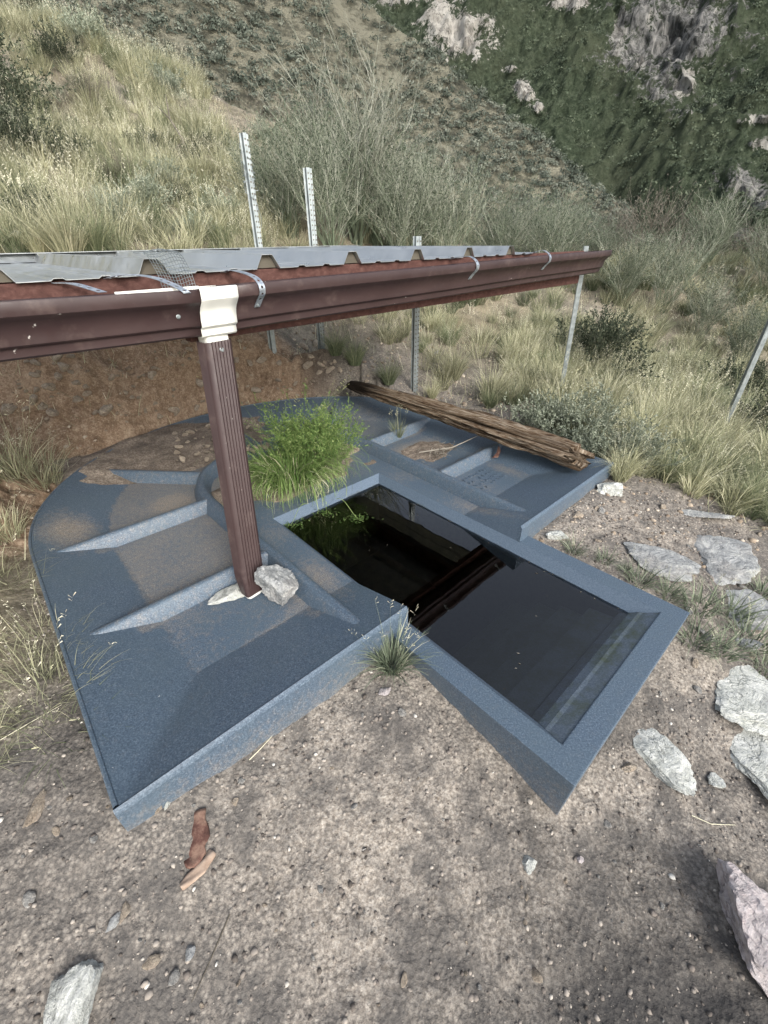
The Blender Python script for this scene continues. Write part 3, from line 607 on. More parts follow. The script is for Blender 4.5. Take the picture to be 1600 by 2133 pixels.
# perforated hanger straps: a band built from cells, each with a round hole
def strap(path, w_, wdir, name='hanger_strap', par=groot, cell=.0165):
    path = [np.array(p_, float) for p_ in path]; seg = []; L = [0]
    # resample as Catmull
    fine_ = []
    for i in range(len(path)-1):
        p0, p1, p2, p3 = path[max(i-1, 0)], path[i], path[i+1], path[min(i+2, len(path)-1)]
        for s in np.linspace(0, 1, 12)[:-1]:
            fine_.append(.5*((2*p1)+(-p0+p2)*s+(2*p0-5*p1+4*p2-p3)*s*s+(-p0+3*p1-3*p2+p3)*s**3))
    fine_.append(path[-1]); fine_ = np.array(fine_); L = np.concatenate([[0], np.cumsum(np.linalg.norm(np.diff(fine_, axis=0), axis=1))])
    def P(s): return np.array([np.interp(s, L, fine_[:, k]) for k in range(3)])
    st = MB(); n = max(1, int(L[-1]/cell)); cl = L[-1]/n; wd = np.array(wdir)/np.linalg.norm(wdir); hw = w_/2; hr = w_*.2
    for c_ in range(n):
        sc_ = (c_+.5)*cl; ang = [math.pi*2*i/16 for i in range(16)]
        def pt(a, b): return P(np.clip(sc_+a, 0, L[-1]))+wd*b
        sq = []
        for a in ang:
            ca, sa_ = math.cos(a), math.sin(a); k = 1/max(abs(ca), abs(sa_)); sq.append((ca*k*cl/2, sa_*k*hw))
        md_ = [((a[0]+hr*math.cos(q))/2, (a[1]+hr*math.sin(q))/2) for a, q in zip(sq, ang)]
        inn = [(hr*math.cos(q), hr*math.sin(q)) for q in ang]
        st.loft([[pt(*x_) for x_ in sq], [pt(*x_) for x_ in md_], [pt(*x_) for x_ in inn]], closed=True)
    o = st.build(name, STRAP, par, False, normals=False); b = bmesh.new(); b.from_mesh(o.data); bmesh.ops.remove_doubles(b, verts=b.verts, dist=.00005); b.to_mesh(o.data); b.free()
    sd_ = o.modifiers.new('s', 'SOLIDIFY'); sd_.thickness = .0013; return o
def zl(s): return .868+(s-.118)*(.8965-.868)/2.24 if s > .1 else .8655+(.062-s)*.0196
def hang(s, ds=0., full=True):
    z = zl(s)
    pts_ = [E_(s-ds*1.6, -.004, .893), E_(s-ds*1.2, .03, .899), E_(s-ds*.5, .08, z+.022), E_(s-ds*.15, .108, z+.012), E_(s, .1225, z-.004), E_(s, .1215, z-.022), E_(s-.002, .107, z-.037), E_(s-.006, .093, z-.055)]
    if not full: pts_ = pts_[:5]
    o = strap(pts_, .017, DH); 
    if full: screw(pts_[-1]+np.array([0, 0, .006])+N_*.0015, N_, .004, o, 'screw')
hang(.212, .022)
strap([E_(-.10, .0, .895), E_(-.07, .04, .902), E_(-.03, .08, .896), E_(.0, .105, .881), E_(.017, .121, .868), E_(.022, .1225, .862)], .017, DH)
strap([E_(-.20, .004, .893), E_(-.17, .02, .889), E_(-.13, .05, .872)], .017, DH)
hang(1.13, .01); hang(1.68, .01)
# scrap of wire mesh standing in the gutter
wmh = MB(); nxw, nyw = 13, 17; rw = random.Random(3)
def mp_(a, b):   # a across 0..1, b up 0..1
    s = -.005+a*.078-.012*b+.004*math.sin(b*5); g = .052-.012*b; z = .852+b*.112+.003*math.sin(a*7+b*4)
    if b > .72: z -= (b-.72)**2*.25; g -= (b-.72)*.06; s -= (b-.72)*.05*(1.2-a)
    return E_(s, g, z)
for i in range(nxw): wmh.tube([mp_(i/(nxw-1)+.004*math.sin(k*.9+i), k/20) for k in range(21-rw.randint(0, 2))], .0008, 3)
for j in range(nyw): wmh.tube([mp_(k/12, j/(nyw-1)+.003*math.sin(k+j)) for k in range(13)], .0008, 3)
o = wmh.build('wire_mesh_scrap', GALV, None); tag(o, 'crumpled scrap of galvanised wire mesh sticking up out of the gutter', 'wire mesh')
# ------------------------------------------------------------------ steel posts (flanged U channel with punched holes)
def post(base, top_, face, label, w_=.05, cat='post', holes=True):
    base = np.array(base, float); top_ = np.array(top_, float); L = np.linalg.norm(top_-base); zd = (top_-base)/L
    root = empty('steel_post', tuple(base), label, cat)
    f_ = np.array(face, float); f_ = f_-zd*(f_@zd); f_ /= np.linalg.norm(f_); x_ = np.cross(zd, f_)
    pr = [(-w_*.5, 0), (-w_*.3, 0), (-w_*.19, .024), (w_*.19, .024), (w_*.3, 0), (w_*.5, 0)]
    pm = MB(); pm.loft([[base-zd*.15+x_*a+f_*b for a, b in pr], [top_+x_*a+f_*b for a, b in pr]])
    o = pm.build('channel', GALV, root, normals=False); sd_ = o.modifiers.new('s', 'SOLIDIFY'); sd_.thickness = .003
    hm = MB(); n = int(L/.0254)
    for i in range(1, n):
        c_ = top_-zd*(.0254*i)
        for off, fz in ((w_*.4, .0018),): hm.tube([c_+x_*off+f_*(fz-.004), c_+x_*off+f_*(fz+.0005)], .0042, 8)
        hm.tube([c_+f_*.0245, c_+f_*.0262], .004, 8)
    o = hm.build('punched_holes', RIBIN, o); o['kind'] = 'stuff'
    return root
tocam = np.array([.2, -1., 0])
post(E_(1.80, -.80, .0), E_(1.80, -.80, .981), (.05, -1, 0), 'upright perforated post rising just above the middle of the roof', .05)
post(E_(1.474, -1.4, .35), E_(1.487, -1.4, 1.331), (.3, -1, 0), 'plain perforated post standing tall behind the roof beside the bush', .052)
post(E_(1.085, -1.4, .5), E_(1.10, -1.4, 1.446), (.5, -1, 0), 'tallest wire wrapped perforated post behind the roof', .046)
pe = post(E_(2.45, -.052, -.05), E_(2.385, -.052, .915), (.97, -.35, 0), 'perforated post holding up the far right end of the gutter', .062)
pr_b = gp(1497, 905); pt_b = pr_b+np.array([.02, 0, 1.5])
post(pr_b-np.array([0, 0, .05]), pt_b, (1, -.5, 0), 'lone post standing apart in the grass at the right edge', .055)
# wires and old stalks tied round the tallest post
wr = MB(); rw = random.Random(9)
for k in range(9):
    q = rw.uniform(0, 6.28); L0 = rw.uniform(.05, .35); r_ = rw.uniform(.02, .038)
    wr.tube([E_(1.095, -1.4, 1.41-L0*i/7-k*.02)+np.array([r_*math.cos(q+i*rw.uniform(.4, 1.3)), r_*math.sin(q+i*.9), 0]) for i in range(8)], .0016, 3)
o = wr.build('tie_wire', GALV, None); tag(o, 'loose wire wrapped round the tallest post behind the roof', 'wire')

# ------------------------------------------------------------------ rocks
def rock_mesh(name, dims, m_, seed, nplanes=14, flat=.0, sub=5, rough=.045, bottom=.3):
    r_ = np.random.default_rng(seed); b = bmesh.new(); bmesh.ops.create_icosphere(b, subdivisions=sub, radius=1.)
    N = r_.normal(size=(nplanes, 3)); N /= np.linalg.norm(N, axis=1)[:, None]; D = r_.uniform(.52, .9, nplanes)
    if flat: N = np.vstack([N, [r_.uniform(-.12, .12), r_.uniform(-.12, .12), 1]]); D = np.append(D, 1-flat)
    V = np.array([v.co[:] for v in b.verts]); dots = V @ N.T; rr = np.where(dots > .05, D[None]/np.maximum(dots, .05), 9).min(1); rr = np.minimum(rr, 1.15)
    nn = fbm(V[:, 0]*2.2+seed, V[:, 1]*2.2+V[:, 2]*1.7, 5, seed)+fbm(V[:, 2]*6+seed, V[:, 0]*6-V[:, 1]*5, 4, seed+3)*.5
    n3_ = np.abs(fbm(V[:, 0]*4+seed*2, V[:, 1]*4-V[:, 2]*3.3, 5, seed+7)); rr = rr*(1+nn*rough*7-n3_*rough*5)
    V = V*rr[:, None]*np.array(dims)
    for v, c_ in zip(b.verts, V): v.co = c_
    me = bpy.data.meshes.new(name); b.to_mesh(me); b.free(); me.materials.append(m_); me.polygons.foreach_set('use_smooth', [True]*len(me.polygons))
    return me
def autosm(o, a): autosmooth(o, a); return o
def rock(pxy, dims, m_, seed, label, yaw=0, tilt=(0, 0), name='rock', z=None, sink=.3, at3=None, **k):
    P = np.array(at3) if at3 is not None else (gp(*pxy) if z is None else atz(pxy[0], pxy[1], z))
    o = bpy.data.objects.new(name, rock_mesh(name, dims, m_, seed, **k)); col.objects.link(o)
    o.location = (P[0], P[1], P[2]+dims[2]*(1-sink*2)); o.rotation_euler = (tilt[0], tilt[1], yaw); autosmooth(o, 17)
    return tag(o, label, 'rock' if name == 'rock' else name.replace('_', ' '))
def yawpx(a, b):
    A, B = gp(*a), gp(*b); return math.atan2(B[1]-A[1], B[0]-A[0]), np.linalg.norm((B-A)[:2])
def slab(a, b, wid, th, m_, seed, label, **k):
    y, L = yawpx(a, b); c_ = (gp(*a)+gp(*b))/2
    return rock(None, (L/2*1.05, wid/2*1.05, th), m_, seed, label, yaw=y, at3=c_, **k)
rock(None, (.078, .062, .068), ROCK_G, 11, 'grey rounded rock with a pale patch beside the downpipe foot', yaw=.6, at3=T(-.512, -.352, .0), sink=.04, tilt=(.1, .1), nplanes=9)
rock(None, (.085, .032, .016), ROCK_W, 12, 'pale flat leaf shaped stone left of the downpipe foot', yaw=R(38), at3=T(-.625, -.46, .0), sink=.1, tilt=(.25, -.1), nplanes=10)
slab((1450, 1385), (1650, 1535), .23, .022, ROCK_W, 22, 'largest pale cracked slab at the right edge below the grass', sink=.25, flat=.35)
slab((1505, 1530), (1670, 1655), .21, .022, ROCK_W, 23, 'pale slab just in front of the largest slab at the right edge', sink=.3, flat=.4)
slab((1315, 1500), (1450, 1700), .105, .022, ROCK_W, 24, 'long narrow pale slab lying right of the trough corner', sink=.25, flat=.4)
rock((1622, 2015), (.085, .135, .055), ROCK_P, 26, 'big pinkish boulder at the bottom right corner', yaw=.22, sink=.3, sub=5, nplanes=16)
rock((148, 2095), (.035, .075, .022), ROCK_W, 36, 'pointed pale rock at the bottom left edge', yaw=.15, sink=.3, nplanes=9)
rock((78, 1690), (.012, .042, .010), ROCK_T, 27, 'small upright sliver of pale stone left of the trough tip', yaw=.2, sink=.3)
rock((1272, 1025), (.075, .05, .04), ROCK_W, 28, 'white streaked stone behind the right tip of the trough', yaw=-.3, sink=.35)
slab((1415, 1065), (1510, 1085), .07, .014, ROCK_G, 29, 'thin flat grey slab lying at the foot of the grass on the right', sink=.2, flat=.4)
rock((1160, 1118), (.05, .03, .025), ROCK_W, 30, 'pale stone in the grass behind the trough arm', yaw=.2, sink=.35)
slab((1290, 1120), (1430, 1205), .20, .03, ROCK_G, 31, 'grey bedrock outcrop nearest the trough arm', sink=.34, flat=.5, sub=5)
slab((1430, 1130), (1590, 1225), .30, .035, ROCK_G, 32, 'broad grey bedrock outcrop right of the trough arm', sink=.32, flat=.5, sub=5)
slab((1500, 1255), (1640, 1310), .2, .03, ROCK_G, 33, 'grey weathered bedrock behind the grass at the right edge', sink=.32, flat=.5)
rock((1100, 1800), (.018, .020, .008), ROCK_W, 34, 'small broken pale stone in front of the trough corner', sink=.2)
rock((1208, 1792), (.011, .008, .006), ROCK_P, 35, 'tiny pinkish stone right of the broken pale stone', sink=.2)
rock((262, 1900), (.009, .014, .006), ROCK_T, 37, 'tan chip of stone on the lower left ground', sink=.2)
rock((236, 1925), (.008, .017, .006), ROCK_G, 38, 'grey splinter of stone beside the tan chip', yaw=-.4, sink=.2)
rock((396, 1985), (.009, .014, .006), ROCK_G, 39, 'small grey stone in the dark soil at the bottom', yaw=-.4, sink=.2)
rock((1488, 1628), (.028, .017, .010), ROCK_W, 40, 'small pale stone between the slabs on the right', sink=.3)
rock((802, 1442), (.020, .014, .009), ROCK_P, 41, 'pinkish stone below the grass tuft in the inner corner', sink=.25)
rock((1310, 1600), (.02, .014, .010), ROCK_T, 42, 'tan stone beside the long narrow slab', sink=.3)
rock((330, 1680), (.012, .018, .008), ROCK_T, 43, 'tan stone under the left tip of the trough', sink=.3)
rock((352, 1668), (.006, .018, .007), ROCK_W, 44, 'thin pale stone under the left front wall', yaw=-.2, sink=.3)
rock((490, 1672), (.008, .008, .006), ROCK_T, 45, 'round pebble on the soil beside the buried wood', sink=.3)
rock((20, 855), (.045, .04, .03), ROCK_T, 46, 'round tan stone set in the bank at the left edge', sink=.4)
rock((14, 492), (.07, .06, .04), ROCK_W, 61, 'white stone on the hillside at the left edge above the roof', sink=.3)
rock((1555, 1345), (.05, .03, .02), ROCK_G, 62, 'grey stone among the grass blades at the right edge', sink=.35)
rock((1205, 1075), (.03, .02, .015), ROCK_T, 63, 'tan stone behind the right front wall of the trough', sink=.3)
# stones in the cut bank and on the back of the apron, look-alikes
gst = [rock_mesh('bank_stone', (1, .75, .55), ROCK_S, 70+i, nplanes=10, sub=3) for i in range(5)]
def scatter(n, region, smin, smax, name, label, cat, group, zf=None, meshes=gst, sink=.25, pw=1.8, seed=1):
    r_ = random.Random(seed)
    for _ in range(n):
        for _t in range(50):
            px = r_.uniform(region[0], region[2]); py = r_.uniform(region[1], region[3])
            P = gp(px, py) if zf is None else atz(px, py, zf)
            if P is None: continue
            ap, arm = inside_trough(P[0], P[1], -.02)
            if zf is None and (ap or arm): continue
            if len(region) > 4 and not region[4](px, py): continue
            break
        o = bpy.data.objects.new(name, r_.choice(meshes)); col.objects.link(o); s = smin+(smax-smin)*r_.random()**pw
        o.scale = (s, s, s); o.rotation_euler = (r_.uniform(-.6, .6), r_.uniform(-.6, .6), r_.uniform(0, 6.3)); o.location = (P[0], P[1], P[2]+s*.55*(1-2*sink)*.6)
        tag(o, label, cat, group)
for m_ in gst: pass
scatter(120, (40, 690, 660, 880), .010, .040, 'bank_stone', 'tan stone bedded in the cut earth bank under the roof', 'stone', 'stones in the earth bank', seed=2, sink=.0)
scatter(34, (640, 745, 800, 850), .010, .032, 'rubble_stone', 'tan stone in the rubble beside the charred end of the log', 'stone', 'rubble by the charred log end', seed=4)
scatter(60, (355, 885, 480, 962), .006, .026, 'rubble_stone', 'tan stone in the soil washed onto the back of the apron', 'stone', 'rubble on the back of the apron', zf=.045, seed=5)
scatter(20, (480, 885, 560, 940), .006, .022, 'rubble_stone', 'tan stone in the soil washed onto the back of the apron', 'stone', 'rubble on the back of the apron', zf=.06, seed=6)
gsg = [rock_mesh('ground_stone', (1, .7, .4), m__, 90+i, nplanes=9, sub=3) for i, m__ in enumerate((ROCK_S, ROCK_S, ROCK_S2, ROCK_S2, ROCK_S2))]
scatter(70, (0, 1450, 1600, 2133), .003, .014, 'ground_stone', 'small angular pale stone lying on the bare foreground soil', 'stone', 'small stones on the foreground soil', meshes=gsg, seed=12, pw=2.5)
scatter(50, (1120, 1000, 1600, 1450), .006, .026, 'ground_stone', 'small angular pale stone on the soil right of the trough arm', 'stone', 'small stones right of the trough', meshes=gsg, seed=13, pw=2.)
scatter(24, (850, 600, 1600, 980), .012, .05, 'ground_stone', 'pale stone lying between the tufts on the right slope', 'stone', 'stones on the right slope', meshes=gsg, seed=14, pw=2.)
# soil washed over the back of the apron
def soil_patch(name, cu, cv, ru, rv, hgt, label, seed, dark=False, base=0.):
    n = 60; a = np.linspace(-1.25, 1.25, n); A, B = np.meshgrid(a, a); rr = np.sqrt(A*A+B*B)+fbm(A*2.2+seed, B*2.2, 4, seed)*.9
    U = cu+A*ru; Vv = cv+B*rv; Z = apz(U, Vv)+hgt*np.clip(1-rr, -.2, 1)**1.0+fbm(U*40, Vv*40, 3, seed)*.012*np.clip(1.1-rr, 0, 1)-.003
    P = O[None, None]+U[..., None]*EX+Vv[..., None]*EY+Z[..., None]*np.array([0, 0, 1.])
    o = grid_mesh(name, P[..., 0], P[..., 1], P[..., 2], GRD, {'bank': np.full_like(A, .3), 'litter': np.zeros_like(A), 'dark_patch': np.zeros_like(A)}, None)
    return tag(o, label, 'soil', None, 'stuff')
soil_patch('washed_soil', -.25, -1.70, .52, .26, .05, 'loose brown soil spilled from the bank over the back of the apron', 3)
soil_patch('washed_soil', .64, -.80, .18, .14, .02, 'brown soil and litter caught in the right middle bay', 8)
soil_patch('washed_soil', .0, -1.12, .42, .28, .045, 'soil filling the back of the inner bay under the green plant', 12)
# ------------------------------------------------------------------ gravel
def gravel(name, n, bounds, smin, smax, m_, seed, label, dens=None):
    r_ = np.random.default_rng(seed); phi = (1+5**.5)/2
    I = np.array([(-1, phi, 0), (1, phi, 0), (-1, -phi, 0), (1, -phi, 0), (0, -1, phi), (0, 1, phi), (0, -1, -phi), (0, 1, -phi), (phi, 0, -1), (phi, 0, 1), (-phi, 0, -1), (-phi, 0, 1)])/1.9
    If = np.array([(0, 11, 5), (0, 5, 1), (0, 1, 7), (0, 7, 10), (0, 10, 11), (1, 5, 9), (5, 11, 4), (11, 10, 2), (10, 7, 6), (7, 1, 8), (3, 9, 4), (3, 4, 2), (3, 2, 6), (3, 6, 8), (3, 8, 9), (4, 9, 5), (2, 4, 11), (6, 2, 10), (8, 6, 7), (9, 8, 1)])
    x = r_.uniform(bounds[0], bounds[2], n); y = r_.uniform(bounds[1], bounds[3], n)
    ap, arm = inside_trough(x, y, -.01); ok = ~(ap | arm)
    if dens is not None: ok &= r_.random(n) < dens(x, y)
    x, y = x[ok], y[ok]; z = terrain_z(x, y); n = len(x); s = smin+(smax-smin)*r_.random(n)**4
    sc_ = s[:, None]*r_.uniform(.6, 1.3, (n, 3))*np.array([1, 1, .7]); a = r_.uniform(0, 6.28, n)
    Vb = I[None]*r_.uniform(.7, 1.25, (n, 12, 1))*sc_[:, None]; ca, sa_ = np.cos(a)[:, None], np.sin(a)[:, None]
    X = Vb[..., 0]*ca-Vb[..., 1]*sa_+x[:, None]; Y = Vb[..., 0]*sa_+Vb[..., 1]*ca+y[:, None]; Z = Vb[..., 2]+z[:, None]+s[:, None]*.12
    me = bpy.data.meshes.new(name); Vv = np.stack([X, Y, Z], -1).reshape(-1, 3); Ff = (If[None]+12*np.arange(n)[:, None, None]).reshape(-1, 3)
    me.vertices.add(len(Vv)); me.vertices.foreach_set('co', Vv.ravel()); me.loops.add(Ff.size); me.loops.foreach_set('vertex_index', Ff.ravel().astype(np.int32)); me.polygons.add(len(Ff)); me.polygons.foreach_set('loop_start', np.arange(0, Ff.size, 3, dtype=np.int32)); me.update(calc_edges=True)
    at_ = me.attributes.new('tint', 'FLOAT', 'POINT'); at_.data.foreach_set('value', np.repeat(r_.random(n), 12))
    me.materials.append(m_); o = bpy.data.objects.new(name, me); col.objects.link(o); return tag(o, label, 'gravel', None, 'stuff')
m, t, p = mat('gravel_grains', .9, 0, .15); link(t, ramp(t, attr(t), [(0, (.09, .078, .068)), (.4, (.19, .165, .145)), (.8, (.31, .275, .24)), (.97, (.42, .38, .33)), (1, (.62, .6, .55))]), p.inputs['Base Color']); bump(t, p, noise(t, 300, 3, .7, coords(t)), .4, .002); GRV = m
m, t, p = mat('tan_gravel_grains', .9, 0, .15); link(t, ramp(t, attr(t), [(0, (.20, .155, .115)), (.5, (.34, .275, .21)), (1, (.58, .51, .42))]), p.inputs['Base Color']); GRV2 = m
gravel('gravel', 52000, (-1.1, -.15, 1.7, 1.7), .0009, .0062, GRV, 1, 'fine granite gravel strewn over the bare ground', lambda x, y: .3+.7*smooth(-.1, .15, fbm(x*3, y*3, 4, 77)))
gravel('gravel', 9000, (-2.6, 1.2, 3.2, 4.), .003, .016, GRV2, 2, 'coarser gravel over the bank and the ground beyond')

# ------------------------------------------------------------------ log
lg = MB(); la, lb = atz(728, 800, .185), atz(1236, 962, .098); NL, NR = 150, 72; V = []; LC = []; TT = []
ld = (lb-la); Ll = np.linalg.norm(ld); ld /= Ll; lx = np.cross(ld, [0, 0, 1.]); lx /= np.linalg.norm(lx); lz = np.cross(lx, ld)
for i in range(NL+1):
    s = i/NL; c_ = la+(lb-la)*s+lz*(.012*math.sin(s*3.1)); rad = (.064+.014*smooth(.3, .8, s))*(1-.3*smooth(.2, 0., s))
    for k in range(NR):
        a = 2*math.pi*k/NR; crk = float(fbm(np.array(a*5.+s*1.2), np.array(s*3.2), 5, 90)); crk2 = float(fbm(np.array(a*14.+s*3), np.array(s*5.), 4, 94))
        rr = rad*(1+1.0*crk-1.1*abs(crk2)-.22*max(0, math.sin(a*3+.8*math.sin(s*5)))**6)
        ends = 0.
        cut = .955+.045*float(vn(np.array(a*5.), np.array(3.), 5))-.03*(math.sin(a) > .3); sc2 = min(s, cut); cc = la+(lb-la)*sc2+lz*(.012*math.sin(sc2*3.1)); rr *= (1 if s < .992 else .55)
        if s < .06: rr *= .7+.3*s/.06
        V.append((cc if s > .9 else c_)+rr*(math.cos(a)*lx*1.1+math.sin(a)*lz*.60)); LC.append((s*Ll*3, math.cos(a)*.25+.2*s, math.sin(a)*.25)); TT.append(min(1, float(smooth(.24, .08, s))*(1.0)+.75*float(np.clip(-crk*5, 0, 1))))
Fq = [(i*NR+k, i*NR+(k+1) % NR, (i+1)*NR+(k+1) % NR, (i+1)*NR+k) for i in range(NL) for k in range(NR)]
lg.add(V, Fq+[tuple(range(NR))[::-1], tuple(NL*NR+k for k in range(NR))]); lg.t = TT
o = lg.build('weathered_log', LOG, None, True); a_t = o.data.attributes.new('logc', 'FLOAT_VECTOR', 'POINT'); a_t.data.foreach_set('vector', np.array(LC).ravel())
tag(o, 'long split weathered log with one charred end lying across the right side of the trough', 'log')
# half buried strips of wood in the foreground
m, t, p = mat('red_brown_bark', .85, 0, .2); link(t, ramp(t, noise(t, 25, 7, .7, coords(t, 'Object', (1, 1, 1))), [(.35, (.04, .022, .018)), (.48, (.10, .05, .04)), (.62, (.22, .14, .105))]), p.inputs['Base Color']); bump(t, p, noise(t, 60, 5, .7, coords(t)), .7, .004); BRK = m
BRK2 = metal_mat('pale_splinter_wood', (.22, .15, .11), (.48, .38, .30), .9, 0, 30, .1, .6)
def strip(pxs, w_, th, m_, name, label, seed, lift=.004):
    P = [gp(*q)+np.array([0, 0, lift]) for q in pxs]; P = [np.array([np.interp(s, range(len(P)), [p_[k] for p_ in P]) for k in range(3)]) for s in np.linspace(0, len(P)-1, 22)]
    b_ = MB(); rg = []
    for i, p_ in enumerate(P):
        d = P[min(i+1, 21)]-P[max(i-1, 0)]; d /= np.linalg.norm(d); n = np.cross(d, [0, 0, 1.]); n /= np.linalg.norm(n); s = i/21; wv = w_*(.7+.5*float(vn(np.array(s*9.), np.array(seed*1.), 3)))*(1-.5*s**6)
        rg.append([p_+n*wv*math.cos(a)*(1+.1*math.sin(a*5+s*9))+np.array([0, 0, th*math.sin(a)*(1+.4*math.cos(a*3+s*7))]) for a in np.linspace(0, 2*math.pi, 17)[:-1]])
    b_.loft(rg, closed=True, caps=True); return tag(b_.build(name, m_, None, True), label, 'wood')
strip([(412, 1690), (415, 1745), (402, 1790), (385, 1800)], .019, .0035, BRK, 'buried_wood_strip', 'reddish brown curved strip of wood half buried below the left front wall', 1, .0005)
strip([(445, 1775), (415, 1815), (378, 1850)], .011, .005, BRK2, 'wood_splinter', 'pale splinter of wood just below the reddish buried strip', 2, .003)

# ------------------------------------------------------------------ plants
def tussock_mesh(name, m_, n, h, spread, droop, seed, wid=.0035, stalks=0, segs=5, base_r=.06, hv=.5, tlo=0., thi=1.):
    r_ = random.Random(seed); b_ = MB()
    for i in range(n+stalks):
        st = i >= n; a = r_.uniform(0, 6.283); rr = base_r*math.sqrt(r_.random()); x, y = rr*math.cos(a), rr*math.sin(a); az_ = a+r_.uniform(-.7, .7); L = h*(1-hv*r_.random()) if not st else h*r_.uniform(1.0, 1.35)
        lean = spread*r_.uniform(.2, 1) if not st else spread*r_.uniform(.05, .5); dr = droop*r_.uniform(.3, 1.3) if not st else droop*.15
        pts_ = []; p_ = np.array([x, y, 0.]); el = math.pi/2-lean
        for s in range(segs+1):
            pts_.append(p_.copy()); p_ = p_+L/segs*np.array([math.cos(az_)*math.cos(el), math.sin(az_)*math.cos(el), math.sin(el)]); el -= dr/segs*(1+s*.6); az_ += r_.uniform(-.12, .12)
        w_ = wid*r_.uniform(.6, 1.2)*(.55 if st else 1); sdv = np.array([-math.sin(az_), math.cos(az_), 0]); q = r_.uniform(-1.2, 1.2); nrm = np.array([math.cos(az_), math.sin(az_), 0]); sdv = sdv*math.cos(q)+nrm*math.sin(q)
        V = []
        for s, p_ in enumerate(pts_): ww = w_*(1-(s/segs)**1.6)*.5+(.0002); V += [p_-sdv*ww, p_+sdv*ww]
        tn = tlo+(thi-tlo)*min(1, max(0, r_.gauss(.5, .24)))
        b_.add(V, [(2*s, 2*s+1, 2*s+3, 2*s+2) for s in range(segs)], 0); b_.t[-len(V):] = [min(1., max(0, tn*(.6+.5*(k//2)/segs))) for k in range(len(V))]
        if st:
            e = pts_[-1]
            for k in range(5): e2 = pts_[-2]*(k/6)+e*(1-k/6); d_ = np.array([r_.uniform(-1, 1), r_.uniform(-1, 1), .6])*.012; b_.add([e2, e2+d_, e2+d_*.9+np.array([0, 0, .004])], [(0, 1, 2)], .95)
    return b_.mesh(name, m_)
def shrub_mesh(name, m_, seed, h=1., w_=1., nst=26, depth=3, leaf=.02, nleaf=6, lean=.9, stemr=.006, twist=.35, leaf_t=(0., .8), stem_t=(.75, 1.), leafw=.35, kids=(3, 5)):
    """fanned stems that fork; leaf-sized blades along the outer twigs"""
    r_ = random.Random(seed); st = MB(); lf = MB()
    def grow(p_, d, L, r0, lev):
        n = 4; pts_ = [p_]; dd_ = d
        for i in range(n):
            dd_ = dd_+np.array([r_.gauss(0, twist*.3), r_.gauss(0, twist*.3), r_.gauss(0, twist*.2)+.03]); dd_ = dd_/np.linalg.norm(dd_); pts_.append(pts_[-1]+dd_*L/n)
        tn = r_.uniform(*stem_t)*(1-.25*(lev == 0)); st.tube(pts_, [r0*(1-.6*i/n) for i in range(n+1)], 3, tn, cap=False)
        if lev < depth-1:
            for k in range(r_.randint(*kids)):
                s = r_.uniform(.35, 1); q = s*n; i0 = min(int(q), n-1); pp = pts_[i0]+(pts_[i0+1]-pts_[i0])*(q-i0)
                d2_ = dd_+np.array([r_.gauss(0, .5), r_.gauss(0, .5), r_.gauss(.1, .3)]); grow(pp, d2_/np.linalg.norm(d2_), L*r_.uniform(.45, .75), r0*.5, lev+1)
        if lev >= depth-2:
            for k in range(nleaf if lev == depth-1 else nleaf//2):
                s = r_.uniform(.15, 1); q = s*n; i0 = min(int(q), n-1); pp = pts_[i0]+(pts_[i0+1]-pts_[i0])*(q-i0)
                d2_ = dd_*.8+np.array([r_.gauss(0, .55), r_.gauss(0, .55), r_.gauss(0, .5)]); d2_ /= np.linalg.norm(d2_); sd_ = np.cross(d2_, [r_.gauss(0, 1), r_.gauss(0, 1), r_.gauss(0, 1)]); sd_ /= (np.linalg.norm(sd_)+1e-6)
                l_ = leaf*r_.uniform(.6, 1.3); lf.add([pp, pp+d2_*l_*.5+sd_*l_*leafw*.5, pp+d2_*l_, pp+d2_*l_*.5-sd_*l_*leafw*.5], [(0, 1, 2, 3)], r_.uniform(*leaf_t))
    for i in range(nst):
        a = r_.uniform(0, 6.283); le = lean*math.sqrt(r_.random()); d = np.array([math.cos(a)*math.sin(le)*w_, math.sin(a)*math.sin(le)*w_, math.cos(le)]); d /= np.linalg.norm(d)
        grow(np.array([r_.gauss(0, .05*w_), r_.gauss(0, .05*w_), 0]), d, h*r_.uniform(.45, .72), stemr, 0)
    return st.mesh(name+'_stems', m_), lf.mesh(name+'_leaves', m_)
def place_shrub(meshes, pos, s, yaw, label, group=None, name='shrub', cat='shrub', sz=None, proto={}):
    o = empty(name, tuple(pos), label, cat, group); o.rotation_euler = (0, 0, yaw); o.scale = (s, s, sz or s)
    a = bpy.data.objects.new('stems', meshes[0]); a.parent = o; col.objects.link(a)
    if len(meshes[1].polygons): b = bpy.data.objects.new('foliage', meshes[1]); b.parent = o; col.objects.link(b)
    return o
def place(me, pos, s, yaw, label, group=None, name='grass_tussock', cat='grass tuft', sz=None, tilt=(0, 0)):
    o = bpy.data.objects.new(name, me); col.objects.link(o); o.location = tuple(pos); o.rotation_euler = (tilt[0], tilt[1], yaw); o.scale = (s, s, sz or s)
    return tag(o, label, cat, group)
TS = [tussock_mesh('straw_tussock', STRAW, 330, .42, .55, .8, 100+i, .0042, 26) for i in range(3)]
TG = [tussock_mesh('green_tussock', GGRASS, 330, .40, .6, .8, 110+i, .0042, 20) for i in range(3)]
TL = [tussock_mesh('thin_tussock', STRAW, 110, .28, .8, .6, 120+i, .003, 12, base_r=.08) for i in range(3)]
BR = [shrub_mesh('broom', BROOM, 200+i, 1.25, .75, 44, 3, .035, 8, .75, .006, .3, leafw=.22) for i in range(2)]
BRT = [shrub_mesh('twiggy_broom', BROOM, 210+i, 1.5, .5, 26, 3, .03, 3, .7, .008, .3, leafw=.2, stem_t=(.85, 1.)) for i in range(1)]
